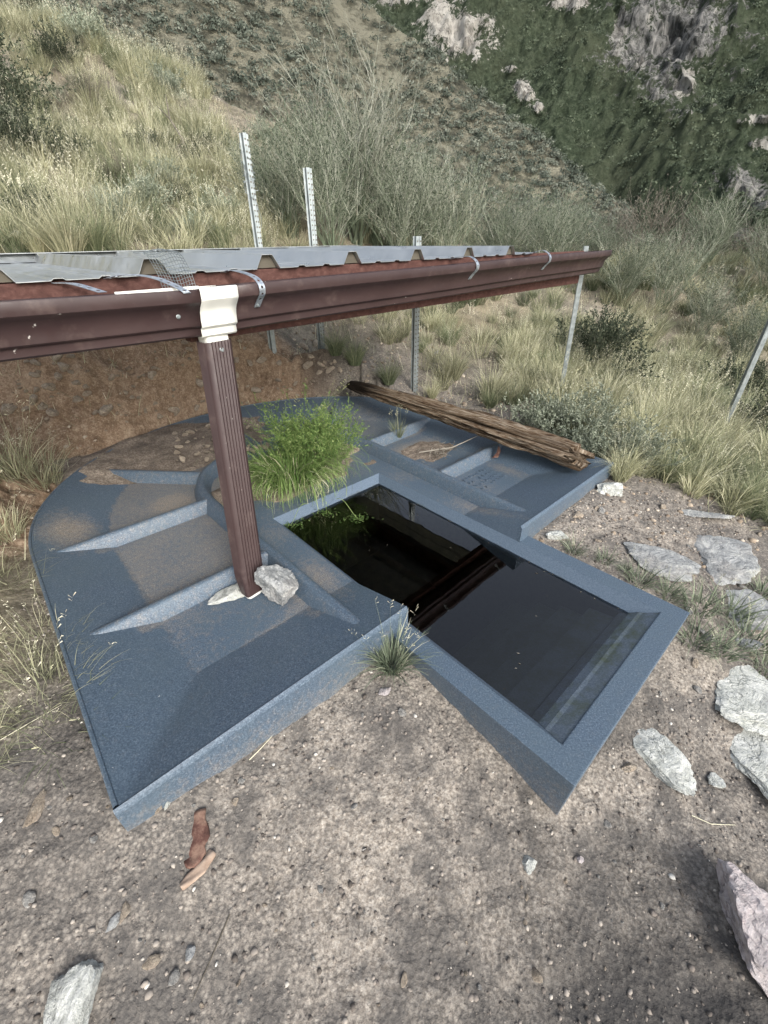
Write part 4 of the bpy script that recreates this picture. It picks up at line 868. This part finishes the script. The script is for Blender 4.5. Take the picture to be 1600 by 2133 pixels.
DK = [shrub_mesh('dark_shrub', DARKL, 220+i, .85, .9, 26, 3, .03, 16, 1.1, .006, .4, leafw=.5) for i in range(2)]
SG = [shrub_mesh('sage', SAGE, 230+i, .4, 1., 26, 3, .02, 14, 1.15, .003, .4, leafw=.5, leaf_t=(.1, 1.), stem_t=(.2, .7)) for i in range(2)]
BW = [shrub_mesh('bare_shrub', BROWN, 240+i, 1.1, 1., 26, 3, .03, 5, 1.1, .006, .45, leafw=.3, leaf_t=(.1, .8), stem_t=(.3, 1)) for i in range(2)]
rp = random.Random(42)
def shr(ms, px, py, s, label, group=None, sz=None, name='shrub', cat='shrub', d=None):
    P = gp(px, py) if d is None else atd(px, py, d)
    if P is None: return
    if d is not None: P[2] = gz(P[0], P[1])
    return place_shrub(rp.choice(ms), P-np.array([0, 0, .03]), s, rp.uniform(0, 6.3), label, group, name, cat, sz)
def sg(x, y): return (x-P0[0])*DH[0]+(y-P0[1])*DH[1], (x-P0[0])*N_[0]+(y-P0[1])*N_[1]
def leftf(x, y):
    s, g = sg(x, y); return g < -2.05+.6*max(0, min(1, s-1.3)) and s < 1.7+(-g-1.3)*.35 and x > -.85*y-1.5 and math.hypot(x, y) < 10.2
# broom thicket behind the roof
shr(BRT, 745, 500, 1.1, 'tall twiggy broom bush with pale bare stems, tallest behind the roof', d=5.0, sz=.86, name='broom_bush', cat='bush')
shr(BR, 610, 500, .62, 'green broom bush behind the two left posts', d=4.6, name='broom_bush', cat='bush')
shr(BR, 690, 500, .68, 'green broom bush just right of the plain tall post', d=4.5, name='broom_bush', cat='bush')
shr(BR, 830, 500, .72, 'grey green broom bush behind the middle of the roof', d=4.9, name='broom_bush', cat='bush')
shr(BR, 930, 500, .68, 'broom bush with sprawling pale twigs right of the middle post', d=5.2, name='broom_bush', cat='bush')
shr(BR, 1040, 510, .62, 'broom bush above the right half of the roof', d=5.4, name='broom_bush', cat='bush')
shr(BR, 1150, 520, .6, 'broom bush above the right end of the gutter', d=5.6, name='broom_bush', cat='bush')
for px_, d__, s__, l__ in [(560, 4.9, .5, 'low green broom bush at the left end of the thicket'), (650, 5.3, .72, 'dense green broom bush between the two left posts'), (780, 5.2, .78, 'dense broom bush at the heart of the thicket'), (860, 5.6, .72, 'dense broom bush behind the middle post top'), (980, 5.9, .66, 'dense broom bush right of the sprawling twigs'), (1100, 6.2, .6, 'dense low broom bush above the last rib of the roof'), (720, 6.0, .8, 'taller broom bush at the back of the thicket'), (1180, 6.6, .6, 'broom bush where the thicket meets the bare brown bushes')]:
    shr(BR, px_, 500, s__, l__, d=d__, name='broom_bush', cat='bush')
shr(BRT, 880, 500, .62, 'thin pale stemmed broom leaning in the thicket behind the roof', d=5.3, name='broom_bush', cat='bush')
shr(BRT, 1080, 520, .5, 'bare pale branched bush low behind the right of the roof', d=5.9, name='broom_bush', cat='bush')
shr(BR, 700, 400, .7, 'farther broom bush up the slope behind the tall twiggy one', d=6.8, name='broom_bush', cat='bush')
shr(BR, 840, 430, .75, 'farther broom bush at the edge of the gully', d=7.0, name='broom_bush', cat='bush')
shr(BW, 1240, 560, .62, 'brown bare bush right of the gutter end', d=7.2, name='bare_bush', cat='bush')
shr(BW, 1330, 560, .85, 'largest brown bare bush on the skyline at the right', d=7.6, name='bare_bush', cat='bush')
shr(BW, 1420, 560, .75, 'brown twiggy bush right of the largest bare bush', d=8., name='bare_bush', cat='bush')
shr(BW, 1530, 600, .6, 'brown twiggy bush near the right edge of the skyline', d=8., name='bare_bush', cat='bush')
for i, (px, py, s, d, l) in enumerate([(1290, 640, .5, 5.4, 'grey green broom bush between the gutter end and the dark shrub'), (1380, 640, .55, 5.6, 'wide grey green broom bush on the right slope'), (1470, 660, .5, 5.4, 'grey green broom bush left of the lone right post top'),
                                       (1570, 680, .5, 5.2, 'grey green broom bush at the right edge'), (1230, 590, .5, 6.2, 'small broom bush just beyond the gutter end'), (1450, 600, .6, 6.8, 'distant broom bush below the brown bushes'), (1600, 620, .65, 6.6, 'distant broom bush at the far right')]):
    shr(BR, px, py, s, l, d=d, name='broom_bush', cat='bush')
shr(DK, 1238, 775, .62, 'dark leafy shrub right of the post under the gutter end', name='dark_shrub')
shr(DK, 1540, 850, .5, 'dark leafy shrub behind the lone right post', name='dark_shrub'); shr(DK, 1600, 930, .45, 'dark leafy shrub cut by the right edge', name='dark_shrub')
shr(DK, 1200, 735, .32, 'small dark shrub left of the dark leafy shrub', name='dark_shrub')
for px, py, s, l in [(1130, 905, .62, 'pale silver sagebrush behind the middle of the log'), (1200, 905, .7, 'pale silver sagebrush behind the broad end of the log'), (1290, 965, .6, 'silver sagebrush beside the right tip of the trough'), (1215, 950, .5, 'low silver sagebrush touching the end of the log'),
                     (345, 400, .62, 'silver sagebrush in the middle of the left hillside'), (300, 440, .6, 'silver grey sagebrush lower on the left hillside'), (250, 470, .55, 'silver sagebrush just above the roof at left'),
                     (180, 100, 1., 'pale sagebrush on the upper left skyline'), (350, 200, .8, 'pale sagebrush high on the left ridge'), (470, 200, .7, 'sagebrush by the rocks on the ridge end'), (560, 300, .7, 'sagebrush at the lower end of the ridge')]:
    shr(SG, px, py, s, l, name='sagebrush')
for px, py, s, l in [(20, 340, .62, 'large dark grey shrub at the left edge of the hillside'), (40, 270, .6, 'dark shrub above the large one at the left edge'), (-40, 240, .8, 'dark shrub cut by the left edge'), (130, 150, .5, 'dark shrub among the grass on the upper left'), (310, 325, .30, 'small dark green shrub in the middle of the left hillside'), (400, 350, .26, 'small dark shrub beside the forked dead stick')]:
    shr(DK, px, py, s, l, name='dark_shrub')
for i, (px, py, s, d) in enumerate([(20, 20, 1.5, 11), (120, 10, 1.6, 12), (230, 60, 1.5, 12.2), (330, 100, 1.6, 12.4), (420, 130, 1.6, 12.), (500, 190, 1.6, 11.6), (570, 240, 1.5, 11.), (640, 300, 1.4, 10.4), (300, 20, 2., 13.5), (450, 60, 2., 13.5), (560, 120, 2., 13), (650, 200, 1.8, 12.5), (720, 280, 1.6, 12), (800, 360, 1.5, 11), (900, 420, 1.4, 10.5)]):
    P = atd(px, py, d); z_ = gz(P[0], P[1]); P[2] = z_-.05
    place_shrub(rp.choice(BW if i % 3 else DK), P, s, rp.uniform(0, 6), 'brownish twiggy shrub in the gully behind the left ridge', 'shrubs in the gully', 'gully_shrub')
r9 = random.Random(77); k = 0
while k < 52:
    x = r9.uniform(-8, .5); y = r9.uniform(3, 10)
    if not leftf(x, y): continue
    q = r9.random(); ms = SG if q < .45 else DK if q < .75 else BW
    place_shrub(r9.choice(ms), (x, y, gz(x, y)-.03), r9.uniform(.3, .62) if ms is SG else r9.uniform(.2, .4), r9.uniform(0, 6), 'small grey green shrub among the straw grass on the left hillside', 'small shrubs on the left hillside', 'small_shrub'); k += 1
# forked dead stick on the hillside
P = gp(393, 335); ds = MB(); ds.tube([P, P+np.array([-.02, 0, .18]), P+np.array([-.1, 0, .32]), P+np.array([-.09, 0, .5])], [.014, .011, .008, .003], 5); ds.tube([P+np.array([-.1, 0, .32]), P+np.array([-.2, 0, .42])], [.007, .002], 4)
tag(ds.build('dead_stick', BARK, None, True), 'forked dead stick standing on the left hillside', 'stick')
# tussocks over the hillside, look-alikes by area
def field(n, xr, yr, cond, label, group, smin, smax, seed, meshes, name='grass_tussock'):
    r_ = random.Random(seed); k = 0; tries = 0
    while k < n and tries < n*60:
        tries += 1; x = r_.uniform(*xr); y = r_.uniform(*yr)
        if not cond(x, y): continue
        s = r_.uniform(smin, smax); place(r_.choice(meshes), (x, y, gz(x, y)-.01), s, r_.uniform(0, 6.3), label, group, name, sz=s*r_.uniform(.75, 1.1)); k += 1
field(165, (-9, .8), (2.2, 10.2), leftf, 'straw yellow bunch grass on the left hillside', 'bunch grass on the left hillside', .45, .95, 1, TS+TS+TG)
field(240, (-9, .8), (2.2, 10.2), leftf, 'thin low straw grass on the left hillside', 'thin grass on the left hillside', .8, 1.3, 3, TL, 'grass_sprig')
def rightf(x, y):
    s, g = sg(x, y); u, v = uv_of(x, y); return s > 1.05 and g < 1.7 and v < .9 and (u > 1.38+.25*max(0, v+.3) or v < -2.15) and y > 1.6 and math.hypot(x, y) < 9 and x < .95*y+1
field(100, (-.2, 6), (1.7, 9), rightf, 'straw bunch grass on the slope right of the roof', 'bunch grass on the right slope', .4, .85, 5, TS+TG)
field(90, (-.2, 5), (1.7, 6), rightf, 'thin low straw grass on the slope right of the roof', 'thin grass on the right slope', .6, 1.2, 6, TL, 'grass_sprig')
def mass(n, xr, yr, cond, m_, label, smin, smax, seed, h=.34):
    tm = [tussock_mesh('t', m_, 95, h, .65, .8, seed*10+i, .006, 6, segs=3) for i in range(4)]; src = []
    for t_ in tm:
        co = np.empty(len(t_.vertices)*3); t_.vertices.foreach_get('co', co); tn = np.empty(len(t_.vertices)); t_.attributes['tint'].data.foreach_get('value', tn); src.append((co.reshape(-1, 3), [tuple(p_.vertices) for p_ in t_.polygons], tn))
    r_ = random.Random(seed); b_ = MB(); k = 0; tr_ = 0
    while k < n and tr_ < n*60:
        tr_ += 1; x = r_.uniform(*xr); y = r_.uniform(*yr)
        if not cond(x, y): continue
        co, fs, tn = r_.choice(src); s = r_.uniform(smin, smax); a = r_.uniform(0, 6.3); M2 = np.array([[math.cos(a), -math.sin(a), 0], [math.sin(a), math.cos(a), 0], [0, 0, r_.uniform(.7, 1.1)]])*s
        P = co @ M2.T+np.array([x, y, gz(x, y)-.01]); dlt = r_.uniform(-.25, .15); b0 = len(b_.v); b_.v += P.tolist(); b_.f += [tuple(b0+i for i in f_) for f_ in fs]; b_.t += np.clip(tn+dlt, 0, 1).tolist(); k += 1
    tag(b_.build('grass_cover', m_, None, normals=False), label, 'grass', None, 'stuff')
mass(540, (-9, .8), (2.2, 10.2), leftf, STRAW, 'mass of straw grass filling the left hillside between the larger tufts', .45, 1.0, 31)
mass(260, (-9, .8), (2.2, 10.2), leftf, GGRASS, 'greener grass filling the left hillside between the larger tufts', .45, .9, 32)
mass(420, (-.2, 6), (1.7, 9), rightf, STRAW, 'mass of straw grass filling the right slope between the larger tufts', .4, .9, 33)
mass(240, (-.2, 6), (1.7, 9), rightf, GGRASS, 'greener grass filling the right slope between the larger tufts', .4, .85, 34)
def nearright(x, y): u, v = uv_of(x, y); return u > 1.22+.2*max(0, v) and v < .75 and u < 3.6 and v > -1.6 and math.hypot(x, y) < 4.8
mass(420, (1.0, 3.8), (1.4, 4.4), nearright, STRAW, 'pale straw grass thick along the foot of the right slope', .4, .8, 35)
mass(170, (1.0, 3.8), (1.4, 4.4), nearright, GGRASS, 'greener grass thick along the foot of the right slope', .4, .8, 36)
for px, py, s, ms, l in [(945, 790, .72, TS, 'bright straw bunch grass just right of the middle post foot'), (1060, 760, .72, TS, 'bright straw bunch grass in the middle of the slope under the gutter'), (740, 760, .6, TG, 'olive bunch grass left of the middle post'),
                         (810, 800, .55, TG, 'greenish bunch grass touching the top of the log'), (700, 740, .55, TG, 'greenish bunch grass at the edge of the bank'), (900, 690, .6, TS, 'straw bunch grass right of the middle post top'), (1130, 690, .75, TS, 'straw bunch grass left of the end post'), (1350, 720, .8, TS, 'pale straw bunch grass right of the dark shrub'),
                         (1440, 790, .8, TG, 'green centred bunch grass on the right slope'), (1250, 850, .75, TS, 'straw bunch grass at the end post foot'), (1330, 920, .7, TS, 'straw bunch grass right of the silver sagebrush'), (1390, 1000, .62, TG, 'drooping bunch grass above the bare soil at right'), (1290, 1000, .5, TS, 'pale drooping bunch grass at the trough tip'),
                         (1500, 1010, .6, TG, 'bunch grass near the lone right post foot'), (1570, 1060, .62, TG, 'green bunch grass at the right edge above the bedrock'), (1450, 960, .6, TG, 'bunch grass left of the lone right post foot'), (1600, 980, .6, TS, 'straw bunch grass cut by the right edge'), (1020, 850, .42, TG, 'small bunch grass behind the log middle'), (900, 830, .4, TS, 'small straw tuft behind the log')]:
    P = gp(px, py); place(rp.choice(ms), P, s, rp.uniform(0, 6), l)
P = gp(1142, 765); place(tussock_mesh('green_tuft', GREEN, 240, .16, .7, .5, 301, .004, base_r=.05, tlo=0, thi=.7), P, 1., 0, 'small bright green tuft left of the end post', name='green_tuft')
# blue-green blades beside the trough arm
BG = [tussock_mesh('blue_green_tuft', BLUEG, 70, .14, .9, .7, 310+i, .0045, 4, base_r=.05) for i in range(3)]
for i, (px, py, s, l) in enumerate([(1195, 1150, .75, 'small green tuft behind the trough arm near the wing'), (1260, 1170, .6, 'green tuft second along the trough arm'), (1330, 1215, .9, 'green tuft third along the trough arm'), (1390, 1240, .9, 'green tuft leaning over the trough arm rim'), (1455, 1270, 1.1, 'leafy green tuft at the outer corner of the arm'),
                                    (1450, 1340, 1.1, 'green tuft below the outer corner of the arm'), (1520, 1280, 1.2, 'green tuft beside the grey bedrock'), (1560, 1340, 1.2, 'green tuft above the largest pale slab'), (1500, 1360, 1., 'green tuft hanging over the largest pale slab'), (1590, 1240, 1.0, 'green tuft at the right edge over the bedrock'), (1600, 1400, .9, 'green tuft cut by the right edge above the slab'), (1300, 1190, .5, 'tiny green tuft along the trough arm')]):
    place(BG[i % 3], gp(px, py), s*.78, rp.uniform(0, 6), l)
# tuft in the inner corner of the wing and arm
IC = tussock_mesh('corner_tuft', BLUEG, 190, .20, .8, .45, 330, .0042, 14, base_r=.035, segs=6)
place(IC, np.array(T(-.40, .055, -.062)), .82, .4, 'spiky green tuft growing in the inner corner between wing and arm')
# plants in the trough
GT = tussock_mesh('draping_green_grass', GREEN, 800, .42, .8, 2.2, 340, .0032, 10, segs=8, base_r=.13, tlo=.3, thi=1.0)
GU = shrub_mesh('feathery_green', GREEN, 341, .40, .8, 15, 3, .015, 16, .75, .0016, .45, leafw=.3, leaf_t=(.2, .85), stem_t=(.3, .7), kids=(4, 6))
GD = tussock_mesh('drooping_dry_grass', STRAW, 120, .34, .95, 2.4, 342, .0032, 0, segs=7, base_r=.12, tlo=.3, thi=1.)
root = empty('green_plant', tuple(T(-.06, -1.0, .01)), 'lush bright green plant with feathery tops draping over the back of the water', 'plant')
for nm, me, off, sc_ in (('grass_blades', GT, (0, 0, 0), 1.), ('dry_blades', GD, (.02, -.03, 0), 1.)):
    o = bpy.data.objects.new(nm, me); o.parent = root; o.location = off; o.scale = (sc_,)*3; col.objects.link(o)
for off, sc_, yw in (((.12, .05, 0), .85, 0), ((.22, .06, 0), .7, 2.), ((.0, .12, 0), .75, 4.)):
    a = bpy.data.objects.new('feathery_stems', GU[0]); a.parent = root; a.location = off; a.scale = (sc_,)*3; a.rotation_euler = (0, 0, yw); col.objects.link(a)
    b = bpy.data.objects.new('feathery_leaves', GU[1]); b.parent = root; b.location = off; b.scale = (sc_,)*3; b.rotation_euler = (0, 0, yw); col.objects.link(b)
# trailing sprigs reaching the water
r5 = random.Random(8)
for (pa, pb) in (((700, 1040), (745, 1080)), ((640, 1050), (605, 1095)), ((680, 1050), (680, 1070))):
    ts = MB(); A = atz(*pa, .03); B = atz(*pb, -.031); pts_ = [A+(B-A)*s+np.array([0, 0, .05*math.sin(s*3.1)*(1-s)]) for s in np.linspace(0, 1, 8)]; ts.tube(pts_, .001, 3, .7)
    for k in range(80):
        c_ = B+np.array([r5.gauss(0, .03), r5.gauss(0, .016), r5.uniform(-.002, .012)]); d = np.array([r5.gauss(0, 1), r5.gauss(0, 1), r5.gauss(0, .3)]); d /= np.linalg.norm(d); s_ = np.cross(d, [0, 0, 1.]); ts.add([c_, c_+d*.007+s_*.0016, c_+d*.015, c_+d*.007-s_*.0016], [(0, 1, 2, 3)], r5.uniform(.1, .7))
    ts.build('trailing_sprig', GREEN, root, normals=False)
fd = MB(); r5 = random.Random(18)
for k in range(46):
    u_, v_ = r5.choice([(r5.uniform(-.25, .25), -.73+abs(r5.gauss(0, .12))), (.262-abs(r5.gauss(0, .02)), r5.uniform(-.7, .4)), (r5.uniform(-.25, .25), r5.uniform(-.7, .4))]); c_ = T(min(.258, u_), v_, -.0338); a = r5.uniform(0, 6.3); L = r5.uniform(.0015, .006); d = np.array([math.cos(a), math.sin(a), 0]); n_ = np.array([-d[1], d[0], 0])
    fd.add([c_-d*L, c_+n_*L*.4, c_+d*L, c_-n_*L*.35], [(0, 1, 2, 3)], r5.random())
tag(fd.build('floating_bits', BROWN, None, normals=False), 'specks of chaff and leaf floating on the dark water', 'debris', None, 'stuff')
DP = tussock_mesh('dry_tuft_green_tip', GGRASS, 80, .14, .6, .2, 350, .0022, 8, base_r=.02, tlo=.2, thi=1.)
place(DP, np.array(T(.66, -1.02, .01)), 1.0, 0, 'small reddish dry weed rooted in the right bay beside the log', name='dry_weed', cat='weed')
# litter of twigs in the right bay
lt = MB(); r6 = random.Random(4)
for k in range(70):
    c_ = T(.66+r6.gauss(0, .07), -.70+r6.gauss(0, .035), .012+r6.random()*.02); d = np.array([r6.gauss(0, 1), r6.gauss(0, 1), r6.gauss(0, .3)]); d /= np.linalg.norm(d); L = r6.uniform(.015, .07); lt.tube([c_-d*L/2, c_+np.array([0, 0, .004]), c_+d*L/2], [.0012, .0014, .0006], 3, r6.random())
lt.tube([T(.56, -.76, .03), T(.70, -.66, .045), T(.9, -.62, .075)], [.003, .0035, .0015], 5, .9)
tag(lt.build('twig_litter', BROWN, None, normals=False), 'heap of dark twigs caught behind the rib in the right bay', 'twigs', None, 'stuff')
# leaf standing against the right rib
lfm = MB(); c_ = T(.80, -.475, .015); lfm.add([c_, c_+np.array([.02, .0, .03]), c_+np.array([.03, .02, .06]), c_+np.array([.045, .02, .03]), c_+np.array([.03, .0, .002])], [(0, 1, 2, 3, 4)]); o = lfm.build('dry_leaf', BRK, None); o.modifiers.new('s', 'SOLIDIFY').thickness = .001; tag(o, 'curled dry leaf leaning on the rib in the right bay', 'leaf')
# dead grass and weeds along the left edge
DG = [tussock_mesh('dead_sprig', STRAW, 60, .16, 1.25, .6, 360+i, .002, 6, base_r=.09, tlo=0, thi=.75) for i in range(3)]+[tussock_mesh('dead_sprig', GGRASS, 60, .12, 1.2, .5, 370, .0022, 6, base_r=.09, tlo=0, thi=.8)]
def leftedge(x, y): u, v = uv_of(x, y); return u < -1.1 and -1.9 < v < -.25 and u > -1.9
field(75, (-1.8, -.3), (.4, 2.6), leftedge, 'dead straw sprig on the ground left of the trough apron', 'dead grass left of the trough', .5, 1.1, 9, DG, 'dead_grass_sprig')
place(TL[0], gp(90, 1010), .9, 1., 'taller dry grass leaning over the left back edge of the apron'); place(TL[1], gp(30, 990), 1.0, 2., 'taller dry grass at the left edge of the picture')
place(TL[2], gp(20, 1120), .6, 2., 'dry grass tuft at the left edge beside the apron')
# ground cover between tussocks: one mass
gc = MB(); r7 = np.random.default_rng(3); n = 17000
X = r7.uniform(-6, 5.5, n); Y = r7.uniform(.9, 8, n)
S, G = (X-P0[0])*DH[0]+(Y-P0[1])*DH[1], (X-P0[0])*N_[0]+(Y-P0[1])*N_[1]; U, Vv = uv_of(X, Y)
ok = ((G < -1.15) & (S < 1.6+(-G)*.5)) | ((S > 1.) & (Vv < .8) & ((U > 1.2) | (Vv < -2.1)) & (Y > 1.4)) | ((U < -1.1) & (Vv < -.3) & (Vv > -1.9) & (U > -1.9))
X, Y = X[ok], Y[ok]; Zc = terrain_z(X, Y)
for x, y, z in zip(X, Y, Zc):
    for k in range(3):
        a = random.uniform(0, 6.28); L = random.uniform(.04, .16); le = random.uniform(.2, 1.3); d = np.array([math.cos(a)*math.sin(le), math.sin(a)*math.sin(le), math.cos(le)]); s_ = np.array([-math.sin(a), math.cos(a), 0])*.0018
        b_ = np.array([x+random.gauss(0, .03), y+random.gauss(0, .03), z-.01]); e_ = b_+d*L; gc.add([b_-s_, b_+s_, e_+s_*.2+np.array([0, 0, -.01]), e_-s_*.2+np.array([0, 0, -.01])], [(0, 1, 2, 3)], random.random())
tag(gc.build('ground_cover', STRAW, None, normals=False), 'sparse dry stubble covering the slopes between the bunch grasses', 'ground cover', None, 'stuff')
# a few long straws on the bare soil
for i, (pp, l) in enumerate([([(0, 1545), (60, 1510), (130, 1470)], 'long dry straw on the soil left of the apron'), ([(480, 1905), (440, 2000), (400, 2090)], 'thin dark twig lying on the bottom foreground'), ([(520, 1585), (545, 1560), (572, 1530)], 'short straw under the left front wall'), ([(1440, 1700), (1480, 1718), (1530, 1720)], 'pale root thread right of the long slab')]):
    s_ = MB(); s_.tube([gp(*q)+np.array([0, 0, .004]) for q in pp], [.0012, .001, .0006], 4, .9 if i != 1 else .2); tag(s_.build('dry_straw', STRAW if i != 1 else BROWN, None), l, 'straw')
# ------------------------------------------------------------------ scrub on the mid slope and the far mountain
def scrub(name, target, n, smin, smax, m_, label, seed, nq=14, dens=None, qs=.12):
    r_ = np.random.default_rng(seed); me = target.data; nv = len(me.vertices); co = np.empty(nv*3); me.vertices.foreach_get('co', co); co = co.reshape(-1, 3)
    if 'rock' in me.attributes: rk = np.empty(nv); me.attributes['rock'].data.foreach_get('value', rk); co = co[rk < .35]; nv = len(co)
    vis = (np.abs(co[:, 0]/co[:, 1]) < 1.15) & (co[:, 1] > 0); co = co[vis]; nv = len(co)
    idx = r_.integers(0, nv, n); P = co[idx]+r_.normal(size=(n, 3))*np.array([1, 1, 0])*smin*.8
    if dens is not None: P = P[r_.random(len(P)) < dens(P[:, 0], P[:, 1])]
    n = len(P); s = r_.uniform(smin, smax, n); V = []; 
    dirs = r_.normal(size=(n, nq, 3)); dirs[..., 2] = np.abs(dirs[..., 2]); dirs /= np.linalg.norm(dirs, axis=2)[..., None]
    C_ = P[:, None]+dirs*s[:, None, None]*r_.uniform(.35, .8, (n, nq, 1))*np.array([1, 1, .85])
    a = r_.normal(size=(n, nq, 3)); a -= dirs*(a*dirs).sum(-1, keepdims=True)*.6; a /= np.linalg.norm(a, axis=2)[..., None]; b = np.cross(dirs, a); b += r_.normal(size=b.shape)*.3
    q = s[:, None, None]*r_.uniform(.7, 1.5, (n, nq, 1))*qs; Vv = np.stack([C_-a*q-b*q*.5, C_+a*q*.6-b*q, C_+a*q+b*q*.6, C_-a*q*.4+b*q], 2).reshape(-1, 3)
    Ff = np.arange(len(Vv)).reshape(-1, 4); me2 = bpy.data.meshes.new(name); me2.vertices.add(len(Vv)); me2.vertices.foreach_set('co', Vv.ravel()); me2.loops.add(Ff.size); me2.loops.foreach_set('vertex_index', Ff.ravel().astype(np.int32)); me2.polygons.add(len(Ff)); me2.polygons.foreach_set('loop_start', np.arange(0, Ff.size, 4, dtype=np.int32)); me2.update(calc_edges=True)
    tn = np.clip(np.repeat(r_.uniform(.1, .8, n), nq*4)+np.repeat(r_.uniform(-.2, .2, n*nq), 4), 0, 1); at_ = me2.attributes.new('tint', 'FLOAT', 'POINT'); at_.data.foreach_set('value', tn)
    me2.materials.append(m_); o = bpy.data.objects.new(name, me2); col.objects.link(o); return tag(o, label, 'scrub', None, 'stuff')
MSC = plant_mat('slope_scrub', [(0, (.05, .064, .048)), (.5, (.115, .135, .105)), (1, (.27, .28, .22))], .9, .1, 0)
FSC = plant_mat('far_scrub', [(0, (.035, .05, .032)), (.5, (.08, .105, .066)), (1, (.16, .185, .12))], .9, .1, 0)
scrub('hillside_scrub', mid, 15000, .22, .6, MSC, 'grey brown scrub dotted over the middle slope', 1, 64, lambda x, y: np.clip(.85+2.8*fbm(x*.18, y*.18, 4, 61), .15, 1), .075)
scrub('mountain_scrub', far, 30000, .8, 2.6, FSC, 'dark green chaparral covering the far mountainside', 2, 20, None, .08)
rr = [(520, 215), (505, 200), (532, 228)]
for i, q in enumerate(rr):
    P = gp(*q)
    if P is not None: rock(None, (.16, .12, .09), ROCK_G, 480+i, ['grey rock in the middle of the three on the ridge end', 'upper of the three grey rocks on the ridge end', 'lower of the three grey rocks on the ridge end'][i], at3=P, sink=.2)
